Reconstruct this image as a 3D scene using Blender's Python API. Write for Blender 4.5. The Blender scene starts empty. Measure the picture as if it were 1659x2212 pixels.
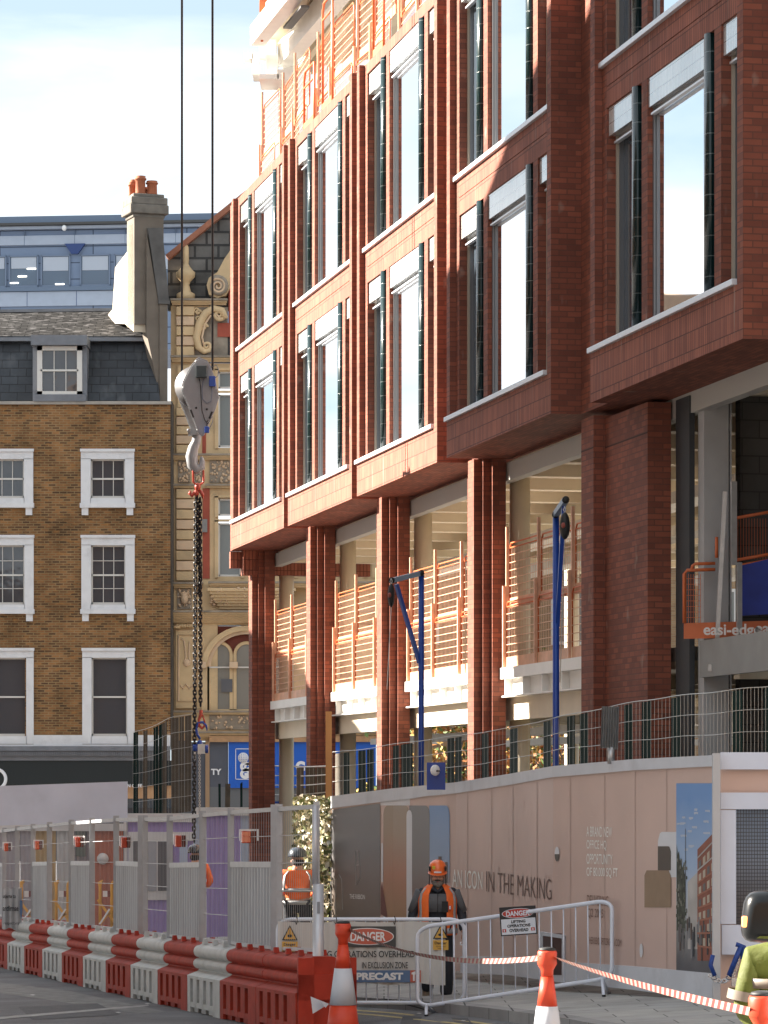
import bpy, math, random
from mathutils import Vector, Matrix
random.seed(7)
S = bpy.context.scene
COL = S.collection
R = math.radians
# ---------------- camera ----------------
CX, HY, FD = 829.5, 1702.0, 7500.0      # principal column, horizon row and focal length in a 1659 x 2212 frame
CZ = 2.58
cd = bpy.data.cameras.new('camera'); cam = bpy.data.objects.new('camera', cd); COL.objects.link(cam)
cam.location = (0, 0, CZ); cam.rotation_euler = (R(90), 0, 0)
cd.sensor_fit = 'VERTICAL'; cd.sensor_height = 36; cd.sensor_width = 27
cd.lens = FD/2212*36; cd.shift_y = (HY-1106)/2212; cd.clip_start = .5; cd.clip_end = 3000
S.camera = cam
# ---------------- sky and sun ----------------
SAZ, SEL = 163.5, 28.0                   # sun: math angle in the XY plane, elevation
w = bpy.data.worlds.new('World'); S.world = w; w.use_nodes = True
nt = w.node_tree; N = nt.nodes; L = nt.links
bg = N['Background']
sky = N.new('ShaderNodeTexSky'); sky.sky_type = 'NISHITA'; sky.sun_disc = False
sky.sun_elevation = R(SEL); sky.sun_rotation = R(90-SAZ)
sky.air_density = 1.0; sky.dust_density = .4
tc = N.new('ShaderNodeTexCoord'); mp = N.new('ShaderNodeMapping'); mp.inputs['Scale'].default_value = (3.0, 3.0, 11.0)
mp.inputs['Location'].default_value = (.4, .2, 0.35)
no = N.new('ShaderNodeTexNoise'); no.inputs['Scale'].default_value = 1.25; no.inputs['Detail'].default_value = 7; no.inputs['Roughness'].default_value = .52; no.inputs['Distortion'].default_value = .4
cr = N.new('ShaderNodeValToRGB'); cr.color_ramp.elements[0].position = .37; cr.color_ramp.elements[1].position = .60; cr.color_ramp.elements[0].color = (.05,.05,.05,1)
mx = N.new('ShaderNodeMix'); mx.data_type = 'RGBA'; mx.inputs['B'].default_value = (5.3, 5.45, 5.65, 1)
L.new(tc.outputs['Generated'], mp.inputs[0]); L.new(mp.outputs[0], no.inputs['Vector']); L.new(no.outputs[0], cr.inputs[0])
L.new(cr.outputs[0], mx.inputs['Factor']); hz = N.new('ShaderNodeMix'); hz.data_type = 'RGBA'; hz.inputs['Factor'].default_value = .86; hz.inputs['B'].default_value = (2.45, 3.15, 3.65, 1)
L.new(sky.outputs[0], hz.inputs['A']); L.new(hz.outputs['Result'], mx.inputs['A']); L.new(mx.outputs['Result'], bg.inputs[0])
bg.inputs[1].default_value = 0.05
sd = bpy.data.lights.new('sun', 'SUN'); sun = bpy.data.objects.new('sun', sd); COL.objects.link(sun)
sd.energy = 5.0; sd.angle = R(.5); sd.color = (1, .91, .79)
sv = Vector((math.cos(R(SAZ))*math.cos(R(SEL)), math.sin(R(SAZ))*math.cos(R(SEL)), math.sin(R(SEL))))
sun.rotation_euler = sv.to_track_quat('Z', 'Y').to_euler(); sun.location = sv*60+Vector((0, 60, 0))
S.view_settings.view_transform = 'Standard'; S.view_settings.look = 'None'
S.view_settings.exposure = 2.4; S.view_settings.gamma = 1
S.cycles.max_bounces = 6; S.cycles.use_denoising = True

# ---------------- helpers ----------------
def at(x, y, Y):
    "point seen at column x, row y of the 1659 x 2212 frame, at distance Y"
    return Vector(((x-CX)*Y/FD, Y, CZ+(HY-y)*Y/FD))
def G(X, Y):
    "height of the road"
    f = [(-14,-.25),(-7,-.21),(-1,-.19),(.6,0),(3.4,.2),(12,.55)]
    X = max(min(X, 12), -14)
    for (a, b), (c, d) in zip(f[:-1], f[1:]):
        if X <= c: return -.02*(Y-40)+b+(d-b)*(X-a)/(c-a)
class MB:
    def __init__(s): s.v = []; s.f = []; s.m = []; s.mats = []; s.cur = 0; s.sm = []; s.smooth = False
    def mat(s, m):
        if m not in s.mats: s.mats.append(m)
        s.cur = s.mats.index(m); return s
    def add(s, vs, fs, smooth=None):
        b = len(s.v); s.v += [tuple(v) for v in vs]
        for f in fs:
            s.f.append([i+b for i in f]); s.m.append(s.cur); s.sm.append(s.smooth if smooth is None else smooth)
        return s
    def box(s, x0, x1, y0, y1, z0, z1):
        if x0 > x1: x0, x1 = x1, x0
        if y0 > y1: y0, y1 = y1, y0
        if z0 > z1: z0, z1 = z1, z0
        return s.add([(x0,y0,z0),(x1,y0,z0),(x1,y1,z0),(x0,y1,z0),(x0,y0,z1),(x1,y0,z1),(x1,y1,z1),(x0,y1,z1)],
            [(0,3,2,1),(4,5,6,7),(0,1,5,4),(1,2,6,5),(2,3,7,6),(3,0,4,7)], False)
    def obox(s, c, ax, ay, az):
        "oriented box: centre and three half vectors"
        c = Vector(c); ax = Vector(ax); ay = Vector(ay); az = Vector(az); vs = []
        for k in (-1, 1):
            for (i, j) in ((-1,-1),(1,-1),(1,1),(-1,1)): vs.append(c+ax*i+ay*j+az*k)
        return s.add(vs, [(0,3,2,1),(4,5,6,7),(0,1,5,4),(1,2,6,5),(2,3,7,6),(3,0,4,7)], False)
    def beam(s, p, q, w, h, up=(0,0,1)):
        p = Vector(p); q = Vector(q); d = (q-p); u = Vector(up)
        sd_ = d.cross(u)
        if sd_.length < 1e-6: sd_ = d.cross(Vector((1,0,0)))
        sd_.normalize(); u = sd_.cross(d).normalized()
        return s.obox((p+q)/2, d/2, sd_*w/2, u*h/2)
    def quad(s, *p): return s.add(p, [tuple(range(len(p)))], False)
    def prism(s, poly, a0, a1, axis='y'):
        "polygon extruded along an axis; poly is (x,z) for y, (y,z) for x, (x,y) for z"
        def P(u, v, a): return {'y': (u, a, v), 'x': (a, u, v), 'z': (u, v, a)}[axis]
        n = len(poly); vs = [P(u, v, a0) for u, v in poly]+[P(u, v, a1) for u, v in poly]
        fs = [tuple(range(n)), tuple(range(2*n-1, n-1, -1))]+[(i, i+n, (i+1) % n+n, (i+1) % n) for i in range(n)]
        return s.add(vs, fs, False)
    def tube(s, pts, r, n=8, cap=True, closed=False):
        pts = [Vector(p) for p in pts]; k = len(pts)
        rs = r if isinstance(r, (list, tuple)) else [r]*k
        vs = []; prev = None
        for i, p in enumerate(pts):
            if closed: d = pts[(i+1) % k]-pts[i-1]
            else: d = pts[min(i+1, k-1)]-pts[max(i-1, 0)]
            d.normalize()
            if prev is None:
                a = d.cross(Vector((0,0,1)))
                if a.length < .05: a = d.cross(Vector((1,0,0)))
            else: a = prev-d*prev.dot(d)
            a.normalize(); prev = a.copy(); b = d.cross(a)
            for j in range(n):
                t = 2*math.pi*j/n; vs.append(p+(a*math.cos(t)+b*math.sin(t))*rs[i])
        fs = []
        for i in range(k if closed else k-1):
            i2 = (i+1) % k
            for j in range(n): fs.append((i*n+j, i*n+(j+1) % n, i2*n+(j+1) % n, i2*n+j))
        if cap and not closed: fs += [tuple(range(n-1, -1, -1)), tuple(range((k-1)*n, k*n))]
        return s.add(vs, fs, n > 5)
    def lathe(s, prof, c=(0,0,0), n=16, sx=1, sy=1):
        c = Vector(c); vs = []
        for r_, z_ in prof:
            for j in range(n):
                t = 2*math.pi*j/n; vs.append(c+Vector((r_*math.cos(t)*sx, r_*math.sin(t)*sy, z_)))
        fs = []
        for i in range(len(prof)-1):
            for j in range(n): fs.append((i*n+j, i*n+(j+1) % n, (i+1)*n+(j+1) % n, (i+1)*n+j))
        fs += [tuple(range(n-1, -1, -1)), tuple(range((len(prof)-1)*n, len(prof)*n))]
        return s.add(vs, fs, True)
    def ball(s, c, r, n=12, m=8):
        rx, ry, rz = r if isinstance(r, (tuple, list)) else (r, r, r)
        pr = [(max(math.sin(math.pi*i/m), .001), -math.cos(math.pi*i/m)) for i in range(m+1)]
        c = Vector(c); vs = []
        for a, z_ in pr:
            for j in range(n):
                t = 2*math.pi*j/n; vs.append(c+Vector((a*rx*math.cos(t), a*ry*math.sin(t), z_*rz)))
        fs = [(i*n+j, i*n+(j+1) % n, (i+1)*n+(j+1) % n, (i+1)*n+j) for i in range(m) for j in range(n)]
        return s.add(vs, fs, True)
    def build(s, name, m=None, parent=None, M=None, bevel=0, **kw):
        me = bpy.data.meshes.new(name)
        vs = s.v if M is None else [tuple(M @ Vector(v)) for v in s.v]
        me.from_pydata(vs, [], s.f); 
        if m is not None and not s.mats: me.materials.append(m)
        for q in s.mats: me.materials.append(q)
        me.polygons.foreach_set('material_index', s.m if s.mats else [0]*len(s.f))
        me.polygons.foreach_set('use_smooth', s.sm)
        uvbox(me)
        me.update(); o = bpy.data.objects.new(name, me); COL.objects.link(o)
        if parent: o.parent = parent
        if bevel:
            b = o.modifiers.new('b', 'BEVEL'); b.width = bevel; b.segments = 2; b.limit_method = 'ANGLE'; b.angle_limit = R(50)
        if kw: tag(o, **kw)
        return o
def uvbox(me):
    uv = me.uv_layers.new(name='UVMap').data
    for p in me.polygons:
        n = p.normal; ax = max(range(3), key=lambda i: abs(n[i]))
        for li in p.loop_indices:
            c = me.vertices[me.loops[li].vertex_index].co
            uv[li].uv = (c.y, c.z) if ax == 0 else ((c.x, c.z) if ax == 1 else (c.x, c.y))
def tag(o, label=None, cat=None, group=None, kind=None):
    if label: o['label'] = label
    if cat: o['category'] = cat
    if group: o['group'] = group
    if kind: o['kind'] = kind
    return o
def empty(name, loc=(0,0,0), rz=0, label=None, cat=None, group=None):
    o = bpy.data.objects.new(name, None); COL.objects.link(o); o.location = loc; o.rotation_euler = (0, 0, rz)
    o.empty_display_size = .2
    return tag(o, label, cat, group)
def copy_tree(o, parent=None):
    c = o.copy(); COL.objects.link(c); c.parent = parent
    for ch in list(o.children): copy_tree(ch, c)
    return c
def text_mesh(name, body, size, m, parent, M, bold=0, sx=1, align='LEFT', thick=.002):
    cu = bpy.data.curves.new(name, 'FONT'); cu.body = body; cu.size = size; cu.extrude = thick; cu.offset = bold; cu.align_x = align
    t = bpy.data.objects.new(name, cu); COL.objects.link(t)
    bpy.context.view_layer.update()
    me = bpy.data.meshes.new_from_object(t.evaluated_get(bpy.context.evaluated_depsgraph_get()))
    bpy.data.objects.remove(t); bpy.data.curves.remove(cu)
    # text lies in XY; stand it up in XZ facing -Y
    me.transform(Matrix(((sx,0,0,0),(0,0,-1,0),(0,1,0,0),(0,0,0,1)))); me.transform(M)
    me.name = name; me.materials.clear(); me.materials.append(m)
    o = bpy.data.objects.new(name, me); COL.objects.link(o); o.parent = parent
    return o
T = Matrix.Translation
def RZ(a): return Matrix.Rotation(a, 4, 'Z')
# ---------------- materials ----------------
MATS = {}
def mat(name, col, rough=.6, metal=0, var=0, vscale=3, bump=0, bscale=30, spec=.5, emit=None, estr=0, coat=0, alpha=None, dirt=0, vstretch=1):
    if name in MATS: return MATS[name]
    m = bpy.data.materials.new(name); m.use_nodes = True; MATS[name] = m
    t = m.node_tree; n = t.nodes; l = t.links; b = n['Principled BSDF']
    b.inputs['Base Color'].default_value = (*col, 1); b.inputs['Roughness'].default_value = rough; b.inputs['Metallic'].default_value = metal
    b.inputs['Specular IOR Level'].default_value = spec
    if coat: b.inputs['Coat Weight'].default_value = coat; b.inputs['Coat Roughness'].default_value = .08
    if emit: b.inputs['Emission Color'].default_value = (*emit, 1); b.inputs['Emission Strength'].default_value = estr
    if alpha is not None: b.inputs['Alpha'].default_value = alpha
    if var or bump or dirt:
        tcn = n.new('ShaderNodeTexCoord'); mpn = n.new('ShaderNodeMapping'); mpn.inputs['Scale'].default_value = (1, 1, 1/vstretch)
        l.new(tcn.outputs['Object'], mpn.inputs[0])
    if var:
        a = n.new('ShaderNodeTexNoise'); a.inputs['Scale'].default_value = vscale; a.inputs['Detail'].default_value = 5; l.new(mpn.outputs[0], a.inputs['Vector'])
        r = n.new('ShaderNodeMapRange'); r.inputs['From Min'].default_value = .3; r.inputs['From Max'].default_value = .7
        r.inputs['To Min'].default_value = 1-var; r.inputs['To Max'].default_value = 1+var; l.new(a.outputs[0], r.inputs[0])
        mu = n.new('ShaderNodeVectorMath'); mu.operation = 'SCALE'; mu.inputs[0].default_value = col; l.new(r.outputs[0], mu.inputs['Scale'])
        l.new(mu.outputs[0], b.inputs['Base Color']); last = mu.outputs[0]
        if dirt:
            d = n.new('ShaderNodeTexNoise'); d.inputs['Scale'].default_value = vscale*.6; d.inputs['Detail'].default_value = 8; d.inputs['Roughness'].default_value = .7; l.new(mpn.outputs[0], d.inputs['Vector'])
            dr = n.new('ShaderNodeMapRange'); dr.inputs['From Min'].default_value = .52; dr.inputs['From Max'].default_value = .72; dr.inputs['To Max'].default_value = dirt; l.new(d.outputs[0], dr.inputs[0])
            dm = n.new('ShaderNodeMix'); dm.data_type = 'RGBA'; dm.inputs['B'].default_value = (.09, .075, .06, 1); l.new(dr.outputs[0], dm.inputs['Factor']); l.new(last, dm.inputs['A']); l.new(dm.outputs['Result'], b.inputs['Base Color'])
    if bump:
        a2 = n.new('ShaderNodeTexNoise'); a2.inputs['Scale'].default_value = bscale; a2.inputs['Detail'].default_value = 4; l.new(mpn.outputs[0], a2.inputs['Vector'])
        bp = n.new('ShaderNodeBump'); bp.inputs['Strength'].default_value = bump; bp.inputs['Distance'].default_value = .02; l.new(a2.outputs[0], bp.inputs['Height']); l.new(bp.outputs[0], b.inputs['Normal'])
    return m
def brick(name, c1, c2, mortar, bw=.225, bh=.075, ms=.008, soldier=False, offset=.5, rough=.8, spots=None, bias=0, spec=.3, stretch_noise=0, coat=0, bumps=.5, patch=.22):
    m = bpy.data.materials.new(name); m.use_nodes = True; MATS[name] = m
    t = m.node_tree; n = t.nodes; l = t.links; b = n['Principled BSDF']; b.inputs['Roughness'].default_value = rough; b.inputs['Specular IOR Level'].default_value = spec
    if coat: b.inputs['Coat Weight'].default_value = coat; b.inputs['Coat Roughness'].default_value = .06
    u = n.new('ShaderNodeTexCoord'); mpn = n.new('ShaderNodeMapping'); l.new(u.outputs['UV'], mpn.inputs[0])
    if soldier: mpn.inputs['Rotation'].default_value = (0, 0, R(90)); 
    bt = n.new('ShaderNodeTexBrick'); bt.offset = offset; bt.inputs['Scale'].default_value = 1; bt.inputs['Brick Width'].default_value = bw; bt.inputs['Row Height'].default_value = bh
    bt.inputs['Mortar Size'].default_value = ms; bt.inputs['Mortar Smooth'].default_value = .2; bt.inputs['Bias'].default_value = bias
    bt.inputs['Color1'].default_value = (*c1, 1); bt.inputs['Color2'].default_value = (*c2, 1); bt.inputs['Mortar'].default_value = (*mortar, 1); l.new(mpn.outputs[0], bt.inputs['Vector'])
    no_ = n.new('ShaderNodeTexNoise'); no_.inputs['Scale'].default_value = .9; no_.inputs['Detail'].default_value = 7; no_.inputs['Roughness'].default_value = .62; l.new(u.outputs['Object'], no_.inputs['Vector'])
    r = n.new('ShaderNodeMapRange'); r.inputs['From Min'].default_value = .3; r.inputs['From Max'].default_value = .7; r.inputs['To Min'].default_value = 1-patch; r.inputs['To Max'].default_value = 1+patch; l.new(no_.outputs[0], r.inputs[0])
    mu = n.new('ShaderNodeVectorMath'); mu.operation = 'SCALE'; l.new(bt.outputs['Color'], mu.inputs[0]); l.new(r.outputs[0], mu.inputs['Scale']); last = mu.outputs[0]
    if spots:
        sp = n.new('ShaderNodeTexNoise'); sp.inputs['Scale'].default_value = 1; sp.inputs['Detail'].default_value = 3
        sm_ = n.new('ShaderNodeMapping'); sm_.inputs['Scale'].default_value = spots[1]; l.new(u.outputs['UV'], sm_.inputs[0]); l.new(sm_.outputs[0], sp.inputs['Vector'])
        r2 = n.new('ShaderNodeMapRange'); r2.inputs['From Min'].default_value = spots[2]; r2.inputs['From Max'].default_value = spots[2]+.1; r2.inputs['To Max'].default_value = spots[3]; l.new(sp.outputs[0], r2.inputs[0])
        mm = n.new('ShaderNodeMix'); mm.data_type = 'RGBA'; mm.inputs['B'].default_value = (*spots[0], 1); l.new(r2.outputs[0], mm.inputs['Factor']); l.new(last, mm.inputs['A']); last = mm.outputs['Result']
    l.new(last, b.inputs['Base Color'])
    bp = n.new('ShaderNodeBump'); bp.inputs['Strength'].default_value = bumps; bp.inputs['Distance'].default_value = .006; bp.invert = True; l.new(bt.outputs['Fac'], bp.inputs['Height']); l.new(bp.outputs[0], b.inputs['Normal'])
    return m
def glass(name, col=(.02,.025,.03), rough=.03, spec=1, metal=0, wav=0):
    m = bpy.data.materials.new(name); m.use_nodes = True; MATS[name] = m
    n = m.node_tree.nodes; l = m.node_tree.links; b = n['Principled BSDF']
    b.inputs['Base Color'].default_value = (*col, 1); b.inputs['Roughness'].default_value = rough; b.inputs['Specular IOR Level'].default_value = spec; b.inputs['Metallic'].default_value = metal
    if wav:
        u = n.new('ShaderNodeTexCoord'); a = n.new('ShaderNodeTexNoise'); a.inputs['Scale'].default_value = 1.6; l.new(u.outputs['Object'], a.inputs['Vector'])
        bp = n.new('ShaderNodeBump'); bp.inputs['Strength'].default_value = wav; bp.inputs['Distance'].default_value = .05; l.new(a.outputs[0], bp.inputs['Height']); l.new(bp.outputs[0], b.inputs['Normal'])
    return m
BR = brick('red brick', (.275,.088,.053), (.165,.055,.037), (.14,.057,.041), spots=((.36,.27,.22), (3,1.5,1), .66, .5), rough=.75, spec=.3)
BRS = brick('red soldier brick', (.34,.118,.074), (.23,.078,.052), (.10,.036,.026), soldier=True, offset=0, ms=.007, spots=((.45,.38,.32), (14,.8,1), .64, .45), bumps=.8, rough=.75, spec=.3)
GT = brick('dark green glazed tile', (.004,.017,.018), (.007,.022,.024), (.12,.14,.14), bw=.9, bh=.235, ms=.006, offset=0, rough=.22, spec=.35, coat=.25, bumps=.3)
GTS = brick('glazed tile with sky sheen in colour', (.62,.64,.63), (.70,.71,.70), (.10,.11,.11), bw=.17, bh=.065, ms=.004, soldier=True, offset=0, rough=.10, spec=1, coat=1, bumps=.3)  # near-white colour stands in for sky reflected in dark green tile
GLW = glass('coated window glass', (.90,.92,.94), .02, 1, 1)
GLD = glass('dark window glass', (.05,.065,.085), .03, 1)
FRM = mat('grey aluminium', (.20,.205,.215), .4, .6)
FRMB = mat('beige window jamb', (.42,.36,.29), .5)
SILL = mat('pressed metal sill', (.66,.69,.73), .35, .3)
CREAM = mat('cream painted steel', (.72,.63,.48), .55, var=.06, vscale=2)
WSTEEL = mat('white painted steel', (.82,.80,.76), .5, var=.04)
GSTEEL = mat('galvanised steel', (.50,.50,.50), .45, .7, var=.12, vscale=8)
CONC = mat('raw concrete', (.40,.38,.35), .9, var=.15, vscale=2, bump=.3)
ORG = mat('orange edge protection paint', (.62,.15,.05), .45, var=.1, vscale=5)
LORG = mat('sunlit tone orange steel', (.72,.42,.28), .5, .1, var=.15, vscale=6)  # orange paled so the mesh and posts look sunlit
BLUE = mat('blue paint', (.008,.05,.30), .35, var=.08)
BLACK = mat('black rubber', (.012,.012,.013), .6)
WHITE = mat('white paint', (.78,.79,.80), .45, var=.05, vscale=4, dirt=.25)
# ---------------- ground ----------------
ASPH = mat('worn asphalt', (.125,.125,.13), .85, var=.28, vscale=1.1, bump=.9, bscale=45)
_b = MATS['worn asphalt'].node_tree
PAVE = brick('stone paving slabs', (.38,.37,.345), (.31,.30,.29), (.12,.12,.11), bw=.9, bh=.6, ms=.008, rough=.85, spots=((.12,.11,.10), (2,2,1), .6, .35), bumps=.3)
KERB = brick('granite kerb', (.30,.29,.28), (.24,.235,.23), (.05,.05,.05), bw=.9, bh=2, ms=.01, rough=.8)
def sheet(name, x0, x1, y0, y1, nx, ny, dz, m):
    b = MB(); vs = []; fs = []
    for j in range(ny+1):
        for i in range(nx+1):
            x = x0+(x1-x0)*i/nx; y = y0+(y1-y0)*j/ny; vs.append((x, y, G(x, y)+dz))
    for j in range(ny):
        for i in range(nx): a = j*(nx+1)+i; fs.append((a, a+1, a+nx+2, a+nx+1))
    b.add(vs, fs); return b.build(name, m, kind='structure')
def earth():
    b = MB(); vs = []; fs = []
    xs = [-1500,-300,-60,-14,-7,-1,-.4,.1,.6,2,3.4,6,12,60,300,1500]; ys = [-300,-40,-5,20,40,70,105,108]
    for y in ys:
        for x in xs: vs.append((x, y, G(x, y)))
    for y in (300, 2500):
        for x in xs: vs.append((x, y, G(x, 108)))
    n = len(xs)
    for j in range(len(ys)+1):
        for i in range(n-1): a = j*n+i; fs.append((a, a+1, a+n+1, a+n))
    b.add(vs, fs); b.build('ground', ASPH, kind='structure')
earth()
KP = [(5.2,8),(3.6,20),(2.35,30),(1.71,34.4),(1.16,37.2),(.35,41),(-.35,44),(-1.35,50),(-2.3,56),(-2.9,62),(-3.6,68),(-5,72),(-9,74),(-20,75)]
def offs(P, d):
    out = []
    for i, p in enumerate(P):
        a = Vector(P[max(i-1, 0)]); b = Vector(P[min(i+1, len(P)-1)]); t = (b-a).normalized(); out.append((p[0]+t.y*d, p[1]-t.x*d))
    return out
def strip(name, A, B, dzA, dzB, m, kind='structure', thick=None):
    b = MB(); n = len(A); vs = [(x, y, G(x, y)+dzA) for x, y in A]+[(x, y, G(x, y)+dzB) for x, y in B]
    b.add(vs, [(i, i+1, n+i+1, n+i) for i in range(n-1)]); return b.build(name, m, kind=kind)
KO = offs(KP, .15)
b = MB()
for A, B, za, zb in ((KP, KP, -.05, .122), (KP, KO, .122, .126)):
    n = len(A); b.add([(x, y, G(x, y)+za) for x, y in A]+[(x, y, G(x, y)+zb) for x, y in B], [(i, n+i, n+i+1, i+1) for i in range(n-1)])
b.build('kerb', KERB, kind='structure')
PR = [(30, y) for _, y in KO]
b = MB(); n = len(KO)
mid = [[(KO[i][0]+(PR[i][0]-KO[i][0])*t, KO[i][1]) for i in range(n)] for t in (0, .1, .25, .5, 1)]
for A, B in zip(mid[:-1], mid[1:]):
    b.add([(x, y, G(x, y)+.122) for x, y in A]+[(x, y, G(x, y)+.122) for x, y in B], [(i, n+i, n+i+1, i+1) for i in range(n-1)])
b.build('pavement', PAVE, kind='structure')
YL = mat('faded yellow road paint', (.42,.34,.14), .8, var=.25, vscale=9, dirt=.5)
for d in (-.25, -.45): strip('road_marking', offs(KP, d-.035), offs(KP, d+.035), .004, .004, YL)
for o in [q for q in COL.objects if q.name.startswith('road_marking')]: o.data.flip_normals()
WL = mat('worn white road paint', (.30,.30,.29), .85, var=.3, vscale=7, dirt=.6)
def gp(x, y):
    Y = 40.0
    for _ in range(80): Y = .5*Y+.5*(CZ-G((x-CX)*Y/FD, Y))*FD/(y-HY)
    return ((x-CX)*Y/FD, Y)
def roadpatch(name, P, m, dz):
    b = MB(); vs = [gp(*p) for p in P]; b.add([(x, y, G(x, y)+dz) for x, y in vs], [tuple(range(len(vs)))]); o = b.build(name, m, kind='structure')
    if o.data.polygons[0].normal.z < 0: o.data.flip_normals()
TAR = mat('darker tar repair', (.055,.055,.058), .8, var=.25, vscale=6, bump=.6); PAL = mat('pale dusty asphalt', (.17,.17,.165), .9, var=.3, vscale=5, bump=.6)
roadpatch('road_marking', [(-5,2198),(320,2171),(322,2174),(-5,2203)], WL, .006)
roadpatch('road_patch', [(-5,2122),(150,2141),(360,2186),(300,2190),(90,2158),(-5,2145)], PAL, .003)
roadpatch('road_patch', [(40,2176),(210,2168),(260,2192),(70,2204)], TAR, .0045)
roadpatch('road_patch', [(870,2196),(1010,2200),(1030,2222),(860,2225)], TAR, .0045)
for (x, y) in ((318,2169),(70,2150),(255,2188),(905,2190),(1000,2206)): roadpatch('road_patch', [(x-6,y),(x,y-1.2),(x+7,y),(x+1,y+1.4)], mat('pale litter scrap', (.45,.44,.42), .8), .007)
# ---------------- red brick office building ----------------
TH = math.atan2(-.9798, .1998)
NB = empty('brick_office_building', (-3.23, 73.6, 0), TH, 'new red brick office building with dark green tile columns and open lower storeys', 'building')
ZS1, ZS2, ZH1, ZH2, ZT = 8.24, 11.87, 11.26, 14.85, 15.06
PZ = {}
def bay(u0, Wd, zf, rows2=True, top=ZT):
    f = MB(); f.mat(BRS)
    # fascia in soldier bricks, soffit
    f.box(u0+.001, u0+Wd-.001, 0, .003, zf+.001, ZS1-.071); f.mat(BR); f.box(u0, u0+Wd, .0032, .9, zf, ZS1-.07)
    f.mat(BR); f.box(u0+.002, u0+Wd-.002, .9, 1.0, zf+.003, ZS1-.08)
    f.mat(BR)
    k = Wd/6.5
    c1, c2 = 1.77*k, 4.84*k; b1 = (2.06*k, 2.32*k); b2 = (5.10*k, 5.36*k)
    zt = top-.2
    for a, c in ((0, .215), (Wd-.22, Wd)): f.box(u0+a, u0+c, 0, .5, ZS1-.07, top+(-.02))
    for a, c in ((.217, .43), (Wd-.34, Wd-.222)): f.box(u0+a, u0+c, .1, .5, ZS1-.07, top-.02)
    for a, c in (b1, b2):
        for z0, z1 in ((ZS1-.07, ZH1), (ZS2-.07, ZH2)): f.box(u0+a, u0+c, .1, .5, z0, z1)
    f.mat(BRS)
    x0, x1 = u0+.43, u0+Wd-.34
    f.box(x0, x1, .1, .5, ZH1, ZH1+.262); f.mat(mat('joint shadow gap', (.05,.02,.015), .9)); f.box(x0, x1, .112, .5, ZH1+.262, ZH1+.274); f.mat(BRS); f.box(x0, x1, .1, .5, ZH1+.274, ZS2-.07)
    f.box(x0, x1, .1, .5, ZH2, top-.02)
    f.mat(BRS); f.box(u0+.0, u0+Wd-.0, -.004, .52, top-.02, top+.0) if False else None
    f.build('facade_bay', None, NB)
    # back walls of openings
    for zs, zh in ((ZS1, ZH1), (ZS2, ZH2)):
        w_ = MB(); w_.box(u0-.0 if zs == ZS1 else u0+.1, u0+Wd-.26, -.05 if zs == ZS1 else .045, .46, zs-.07, zs); w_.build('window_sill', SILL, NB, bevel=.006)
        for cc in (c1, c2):
            g = MB(); g.mat(GT); g.smooth = True; vs = []; n = 12
            z = zs
            while z < zh-.02:
                g.lathe([(1, zs), (1, zh)], (u0+cc, .12, 0), 20, .10, .06); z = zh
            g.box(u0+cc-.10, u0+cc+.10, .13, .34, zs, zh)
            g.build('glazed_column', None, NB)
        for (a, c, big) in ((.432, c1-.08, 0), (b1[1]+.002, c2-.08, 1), (b2[1]+.002, Wd-.342, 0)):
            a += u0; c += u0
            h = MB(); h.mat(GTS); h.box(a, c, .13 if not big else .115, .32, zh-.36, zh-.002); h.build('head_panel', None, NB)
            fr = MB(); e0, e1 = (.165, .24) if big else (.22, .34); zt_ = zh-.362
            fr.mat(FRMB if not big else FRM); fr.box(a, a+.05, e0, e0+.03, zs, zt_)
            fr.mat(FRM); fr.box(a, a+.08, e0+.03, e1, zs, zt_)
            fr.box(c-.06, c, e0, e1, zs, zt_)
            fr.box(a+.08, c-.06, e0+.03, e1, zt_-.05, zt_); fr.mat(SILL); fr.box(a+.06, c-.06, e0-.04, e0+.02, zt_-.10, zt_-.075); fr.mat(FRM); fr.box(a+.08, c-.06, e0+.03, e1, zs, zs+.05)
            wo = fr.build('window', None, NB)
            q = MB(); q.box(a+.08, c-.06, e1-.035, e1-.02, zs+.05, zt_-.05); q.build('pane', GLW if big else GLD, wo)
BAYS = [(0, 6.45), (6.91, 6.45), (13.82, 6.45), (20.96, 6.45), (29.47, 6.53)]
for i, (u, wd) in enumerate(BAYS): bay(u, wd, 7.62 if i < 4 else 7.54)
# walls between bays, wall behind, roof slab, upper storeys of the two near bays
s = MB(); s.mat(BR)
for i in range(4):
    a = BAYS[i][0]+BAYS[i][1]; c = BAYS[i+1][0]; e = .5 if i < 3 else .42
    s.box(a, c, e, .9, 7.62, ZT-.05)
s.box(BAYS[0][0], BAYS[4][0]+6.53, .502, .56, ZS1, ZT-.06)
s.box(36.001, 50, .42, 1, 7.54, 20)          # the facade goes on towards the camera, outside the picture
s.box(-.001-.3, -.0, .02, 12, 7.62, ZT-.1)
s.build('wall', None, NB)
s = MB(); s.mat(BRS); s.box(-.32, -.002, .25, 3, 7.1, 7.62); s.box(-.32,-.16,-.0,.25,7.25,7.6); s.build('return_fascia', None, NB)
# upper storey of near bays
s = MB(); s.mat(BRS)
for (u, wd) in BAYS[3:]:
    s.box(u+.43, u+wd-.34, .1, .5, ZT-.02, ZT+.4); s.mat(BR); s.box(u, u+.215, 0, .5, ZT-.02, 21); s.box(u+wd-.22, u+wd, 0, .5, ZT-.02, 21); s.box(u+.217, u+wd-.222, .3, .5, ZT+.4, 21); s.mat(BRS)
s.build('upper_storey', None, NB)
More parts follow.
